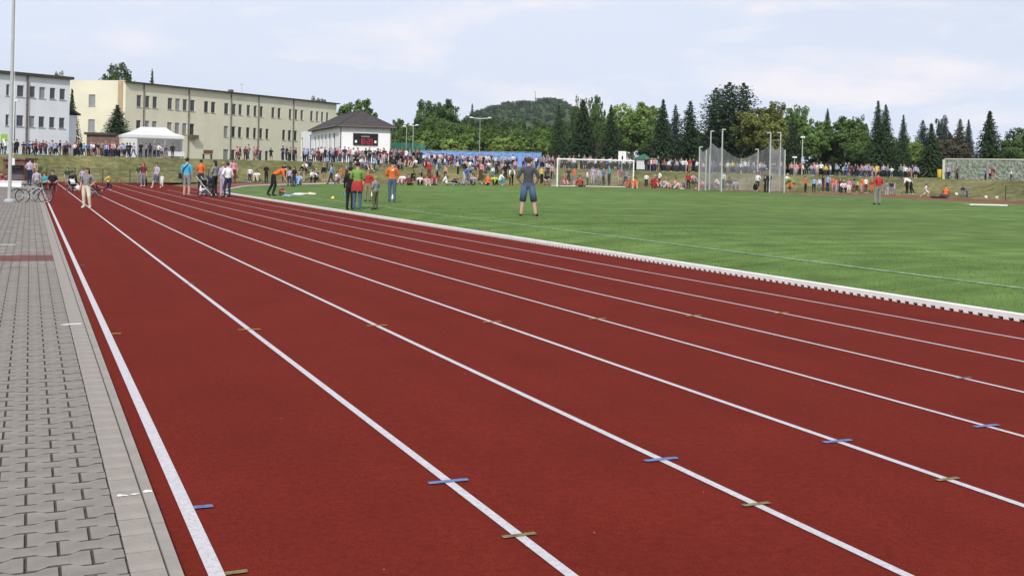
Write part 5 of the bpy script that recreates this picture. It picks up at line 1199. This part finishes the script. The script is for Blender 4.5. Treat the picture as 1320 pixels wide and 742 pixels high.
extra = [(x, t_) for x, t_ in ((394,'white'),(400,'black'),(421,'light blue'),(452,'grey'),(459,'navy'),(465,'white'),(473,'blue'),(483,'light blue'),(488,'grey'),(495,'pink'),(507,'black'),(516,'grey'),(526,'maroon'),(536,'white'),(548,'maroon'),(556,'navy'),(565,'lilac'),(573,'white'),(581,'maroon'),(590,'white'),(600,'beige'),(606,'white'),(615,'grey'),(625,'maroon'),(630,'white'),(640,'navy'),(648,'pink'),(654,'black'),(664,'pink'),(693,'black'),(703,'white'),(710,'maroon'))]
for x, top in extra: recs.append(dict(x=x, y=-1, h=17*rp_.uniform(.85, 1.1), pose=rp_.choice(['sit','stand','weight','sit','crouch']), top=top, bot=rp_.choice(['navy','black','denim','grey','khaki']), zone=zone(ZU, x)+' lower down' if False else zone(ZU, x), row='M'))
from collections import defaultdict
cnt = defaultdict(list)
rows_ = {'U': 'standing', 'M': '', 'L': ''}
recs.sort(key=lambda r: r['x'])
for r in recs: cnt[(r['zone'], r['row'] if r['row'] != 'M' else 'M', r['top'])].append(r)
ORD = ['first','second','third','fourth','fifth','sixth']
VERB = {'stand':'standing','weight':'standing','arms_front':'standing','camera':'standing','walk':'walking','run':'running','sit':'sitting','sit_back':'sitting','crouch':'crouching','bend':'bending','chair':'sitting'}
BOT = lambda b_: b_+(' shorts' if b_ in ('beige','white') else ' trousers')
GRP = {'U': 'spectators standing on top of the bank', 'M': 'spectators on the slope of the bank', 'L': 'spectators at the foot of the bank'}
for (z, row_, top), rs in cnt.items():
    for i, r in enumerate(rs):
        tail = ' lower ' if row_ == 'M' else ''
        if len(rs) == 1: lab = f"{VERB[r['pose']]} person in {top} top, {r['bot']} bottoms, {z}{tail}"
        else: lab = f"{ORD[i]} {top}-topped person from left {z}{tail}"
        if len(lab.replace(',', '').split()) > 16: lab = f"{VERB[r['pose']]} person in {top} top {z}{tail}"
        r['label'] = lab
MAXP = 300-(len([o_ for o_ in COL.objects if o_.get('category') == 'person']))
order = sorted(recs, key=lambda r: -(r['h']+(60 if r['row'] == 'L' else 0)+(8 if r['row'] == 'U' else 0)))
for k_, r in enumerate(order): r['mass'] = k_ >= MAXP
for k_ in range(235):
    x = rp_.uniform(700, 1190) if k_ > 135 else rp_.choice([rp_.uniform(390, 540), rp_.uniform(500, 715), rp_.uniform(500, 715), rp_.uniform(0, 170)])
    recs.append(dict(x=x, h=(14.5 if 540 < x < 720 else 16 if x > 720 else 18)*rp_.uniform(.85, 1.1), pose=rp_.choice(['stand','weight','arms_front','stand','walk']), top=rp_.choice(['black','navy','maroon','grey','white','lilac','light blue','navy','pink','light blue','white','lilac','blue']), bot=rp_.choice(['navy','black','denim','black','dark grey']), row='U', mass=True, back=True, label=None))
crowd = []
for r in recs:
    ref = {'sit': .86, 'sit_back': .80, 'crouch': 1.12, 'chair': 1.22, 'bend': 1.36, 'run': 1.68}.get(r['pose'], 1.745)
    if r['row'] == 'U':
        ex = rp_.uniform(.6, 5.5) if not r.get('back') else rp_.uniform(3, 9)
        if r['x'] > 1215: ex = rp_.uniform(.4, 1.6)
        if r['x'] < 160: ex = rp_.uniform(.5, 4)
        if 177 < r['x'] < 237: ex = rp_.uniform(3.6, 5.0)+1.5
        if 300 < r['x'] < 384: ex = rp_.uniform(3, 8)
        P, d = upper(r['x'], ex)
    elif r['row'] == 'M':
        rr_ = rel(r['x'], yh(r['x'])); dd = edge_depth(r['x'])-rp_.uniform(.8, 3.6); P = Vector((rr_.x*dd, rr_.y*dd, 0)); P.z = Hfull(P.x, P.y)-.01; d = dd
    else: P, d = gpos(r['x'], r['y'])
    P.z -= .01
    hh = max(.9, min(1.95, r['h']*d/F*1.745/ref))
    rd = 180+rp_.gauss(0, 45) if rp_.random() < .85 else rp_.uniform(0, 360)
    if r['pose'] in ('sit','sit_back','crouch'): rd = 180+rp_.gauss(0, 35)
    o = put(P, hh, r['pose'], rd, r['top'], r['bot'], hair=rp_.choice(['dark','dark','brown','brown','fair','grey']), lh=rp_.random() < .35, sleeves=rp_.choice(['short','short','long']), legs='short' if r['bot'] in ('beige','white','khaki') or rp_.random() < .15 else 'long')
    if r['mass']: crowd.append(o)
    else: tag(o, r['label'], 'person', GRP[r['row']])
big = MB(); cm_ = []; bpy.context.view_layer.update()
for o in crowd:
    mw_ = o.matrix_world; ids = []
    for sl_ in o.material_slots:
        if sl_.material not in cm_: cm_.append(sl_.material)
        ids.append(cm_.index(sl_.material))
    o_ = len(big.v); me = o.data
    big.v += [tuple(mw_ @ v.co) for v in me.vertices]
    for p in me.polygons: big.f.append(tuple(o_+i for i in p.vertices)); big.mi.append(ids[p.material_index])
    bpy.data.objects.remove(o)
tag(big.build('crowd', cm_, None, True), kind='stuff')

# ------------------------------------------------------------------ things on track, paving and field
def pram(px, py, hpx, rd, lab, canopy):
    P, d = gpos(px, py); s_ = hpx*d/F/1.0; o = thing('stroller', lab, 'stroller', P, -YAW-math.radians(rd)); o.scale = (s_, s_, s_)
    for sx in (-.24, .24):
        for sy, r_ in ((.32, .11), (-.28, .14)):
            mb = MB(); mb.torus((sx, sy, r_), r_-.02, .022, (1,0,0)); w_ = mb.build('wheel', M_black, o); mb = MB(); mb.lathe([(.0,-.02),(.03,-.02),(.03,.02),(0,.02)], n=8); mb.v = [(sx+z, sy+x, r_+y) for x, y, z in mb.v]; mb.build('hub', M_steel, w_)
        mb = MB(); mb.tube([(sx,.32,.12),(sx,-.10,.55),(sx,-.50,1.0)], .016); mb.tube([(sx,-.28,.14),(sx,.12,.50)], .016); mb.build('frame_bar', M_steel, o)
    mb = MB(); mb.bar((-.25,-.50,1.0),(.25,-.50,1.0),.022); mb.build('handlebar', M_black, o)
    mb = MB(); mb.box(-.22,.22,-.16,.30,.42,.47); mb.box(-.22,.22,-.22,-.16,.42,.82); mb.box(-.22,-.19,-.16,.30,.471,.60); mb.box(.19,.22,-.16,.30,.471,.60); mb.build('seat', M_black, o)
    mb = MB(); n_ = 8; vs = []
    for i in range(n_+1):
        a = math.radians(-20+130*i/n_)
        for sx in (-.235, .235): vs.append((sx, -.14+.36*math.sin(a)*.9-.05, .72+.30*math.cos(a)))
    mb.add(vs, [(2*i, 2*i+1, 2*i+3, 2*i+2) for i in range(n_)]); mb.build('hood', canopy, o); mb = MB(); mb.box(-.20,.20,-.2,.25,.18,.34); mb.build('basket', CM['dark grey'], o); return o
pram(267.5, 254, 27, 100, 'black stroller with its dark hood in the middle of the group on the track', CM['navy'])
pram(122.5, 253.5, 17, 80, 'small dark stroller just behind the cream trousered walker', CM['black'])
pram(92.5, 246.5, 15, 120, 'stroller with a white hood among the seated group at the track end', CM['white'])
def bag(px, py, w, h, c, lab, nm='carrier_bag'):
    P, d = gpos(px, py); k = d/F; o = thing(nm, lab, 'bag', P, -YAW); W, Hh = w*k, h*k
    mb = MB(); n_ = 10; vs = []
    for f_, s_ in ((0, .92), (.5, 1.06), (.85, .9), (1, .62)):
        for i in range(n_): a = 2*math.pi*i/n_; vs.append((W/2*s_*math.cos(a), W/3.4*s_*math.sin(a), Hh*f_))
    mb.add(vs, [(j*n_+i, j*n_+(i+1) % n_, (j+1)*n_+(i+1) % n_, (j+1)*n_+i) for j in range(3) for i in range(n_)]+[tuple(range(3*n_, 4*n_)), tuple(range(n_-1, -1, -1))]); mb.build('body', c, o, True)
    mb = MB(); mb.torus((0,0,Hh*1.08), W*.22, W*.03, (0,1,0)); mb.build('handle', c, o); return o
bag(261, 251, 8, 12, CM['white'], 'white carrier bag hanging low beside the black stroller')
bag(186, 239.5, 7, 11, CM['black'], 'black bag held at the knees of the ginger haired person')
bag(99, 246, 8, 7, CM['white'], 'white carrier bag on the track before the crouching person')
bag(273, 240, 9, 9, CM['beige'], 'pale cushion shaped bag on the stroller handle')
def bicycle(px, py, hpx, rd, lab, m):
    P, d = gpos(px, py); s_ = hpx*d/F/1.02; o = thing('bicycle', lab, 'bicycle', P, -YAW-math.radians(rd)); o.scale = (s_,)*3; o.rotation_euler[1] = .12
    for y_ in (-.52, .52):
        w_ = thing_part('wheel', o, lambda mb: mb.torus((0,y_,.34), .30, .012, (1,0,0), 20, 4), M_steel)
        thing_part('tyre', w_, lambda mb: mb.torus((0,y_,.34), .325, .022, (1,0,0), 20, 5), M_black)
        def sp(mb):
            for k in range(8): a = math.pi*k/8; mb.bar((0,y_-.3*math.cos(a),.34-.3*math.sin(a)),(0,y_+.3*math.cos(a),.34+.3*math.sin(a)),.004,n=3)
        tag(thing_part('spokes', w_, sp, M_steel), kind='stuff')
    thing_part('frame', o, lambda mb: (mb.tube([(0,-.52,.34),(0,-.06,.30),(0,.38,.72),(0,-.16,.78),(0,-.06,.30)], .02), mb.bar((0,-.52,.34),(0,-.16,.76),.014), mb.tube([(0,.52,.34),(0,.40,.68),(0,.34,.92)], .02)), m)
    thing_part('handlebar', o, lambda mb: mb.tube([(-.27,.22,.98),(-.2,.34,.95),(.2,.34,.95),(.27,.22,.98)], .014), M_black)
    thing_part('saddle', o, lambda mb: (mb.blob((0,-.20,.90), .07, .14, .035), mb.bar((0,-.16,.76),(0,-.19,.88),.014)), M_black); thing_part('crank', o, lambda mb: (mb.torus((.04,-.06,.30),.09,.012,(1,0,0),12,4), mb.tube([(.06,-.06,.30),(.07,.05,.18),(.13,.05,.18)], .012)), M_steel); return o
def thing_part(nm, par, fn, m): mb = MB(); fn(mb); return mb.build(nm, m, par)
bicycle(36, 260.5, 26, 60, 'grey bicycle parked on the paving nearest the flagpole', M_steel)
bicycle(44, 261.5, 27, 75, 'silver bicycle leaning next to the grey bicycle on the paving', M_pole)
bicycle(53.5, 259, 24, 110, 'dark bicycle parked closest to the track edge', M_dsteel)
P, d = gpos(67.5, 247); ch = thing('folding_chair', 'red folding chair under the person in black at the track edge', 'chair', P, -YAW-math.radians(160)); ch.scale = (.86,)*3
mb = MB(); mb.box(-.24,.24,-.28,.2,.36,.40); mb.build('seat', CM['red'], ch); mb = MB(); mb.box(-.24,.24,-.33,-.29,.42,.85); mb.build('backrest', CM['red'], ch)
for sx in (-.22,.22):
    for sy in (-.26,.18): mb = MB(); mb.bar((sx,sy,0),(sx,sy,.359),.014); mb.build('leg', M_steel, ch)
def cloth(px, py, w, dep, m, lab, seed, nm='shirt_pile', cat='clothes', h=.10):
    P, d = gpos(px, py); k = d/F; r = random.Random(seed); W = w*k; nx, ny = 15, 7; vs = []
    mbc = grid(lin(-W/2, W/2, nx), lin(-dep/2, dep/2, ny), lambda u, v: (u+r.uniform(-.06,.06), v+r.uniform(-.05,.05), max(.012, h*(1-(2*u/W)**2*.6)*(1-(2*v/dep)**2)*r.uniform(.4,1.2)+.012)))
    o = mbc.build(nm, m, smooth=True); o.location = P; o.rotation_euler[2] = -YAW; return tag(o, lab, cat)
cloth(386, 251, 17, 1.2, CM['white'], 'crumpled white bibs spread on the grass past the bending person', 1, 'bib_pile')
cloth(400, 250.5, 18, 1.0, CM['cream'], 'pale cream bibs spread on the grass beside the crumpled white ones', 2, 'bib_pile')
cloth(371, 253, 11, .9, CM['light blue'], 'light blue cloth lying on the grass by the crouching child', 3, 'cloth')
cloth(445, 250.5, 8, .5, CM['teal'], 'small teal cloth on the grass behind the green shirted person', 4, 'cloth')
def cone(px, py, wpx, hpx, m, lab):
    P, d = gpos(px, py); k = d/F; o = thing('marker_cone', lab, 'cone', P); w_, h_ = wpx*k/2, hpx*k
    mb = MB(); mb.lathe([(w_,.012),(w_*.72,.03),(w_*.3,h_),(w_*.2,h_),(0,h_)], n=12); mb.build('cone', m, o, True); mb = MB(); mb.lathe([(0,0),(w_*1.15,0),(w_*1.15,.014),(0,.014)], n=12); mb.build('base', m, o)
cone(429, 256, 6, 3.2, CM['yellow'], 'small yellow marker cone on the grass before the green shirted person')
cone(506, 256.5, 4, 6, CM['white'], 'white marker cone seen between the orange shirted person legs')
cone(478.5, 253, 5, 6, CM['white'], 'white marker cone just behind the fair haired child')
cone(153.5, 236, 3.5, 3.5, CM['orange'], 'tiny orange cone on the track end past the running child')
P, d = gpos(1268, 264.5); k = d/F
o = thing('take_off_board', 'pale beige take-off strip lying on the grass at the far side', 'board', P, -YAW); mb = MB(); mb.box(-24*k, 24*k, -.6, .6, .0, .06); mb.build('board', CM['beige'], o); mb = MB(); mb.box(-24*k, 24*k, -.68, -.602, .0, .075); mb.build('white_edge', M_white, o)
P, d = gpos(1212, 255.5); k = d/F
o = thing('dark_mat', 'dark rolled mat on the ground beside the person lying in orange', 'mat', P, -YAW); mb = MB(); mb.box(-9*k, 4*k, -.5, .5, .0, .12); mb.build('mat', CM['black'], o); mb = MB(); mb.bar((5*k,-.5,.16),(5*k,.5,.16),.16,n=10); mb.build('rolled_end', CM['dark grey'], o)
for px, py, c, lab in ((1233, 252.5, 'white', 'white bucket standing between the orange person and the navy topped person'), (1271, 256.5, 'white', 'white bucket just beyond the take-off strip'), (1285, 257, 'cream', 'cream bucket nearest the end of the far wire fence')):
    P, d = gpos(px, py); k = d/F; o = thing('bucket', lab, 'bucket', P); mb = MB(); mb.lathe([(0,0),(1.5*k,0),(2*k,4*k),(1.8*k,4*k),(1.4*k,.5*k),(0,.5*k)], n=12); mb.build('body', CM[c], o, True); mb = MB(); mb.torus((0,0,4*k), 1.9*k, .012, (0.3,0,1)); mb.build('handle', M_steel, o)
P, d = upper(267, 3.2); k = d/F
o = thing('park_bench', 'dark bench on the bank between tent and cream building windows', 'bench', P, -YAW)
for sx in (-5*k, 5*k): mb = MB(); mb.box(sx-.04, sx+.04, -.2, .2, 0, .42); mb.build('leg', M_dsteel, o)
mb = MB(); mb.box(-6*k, 6*k, -.25, .2, .421, .47); mb.build('seat', CM['brown'], o); mb = MB(); mb.box(-6*k, 6*k, .2, .25, .5, .85); mb.build('backrest', CM['brown'], o)
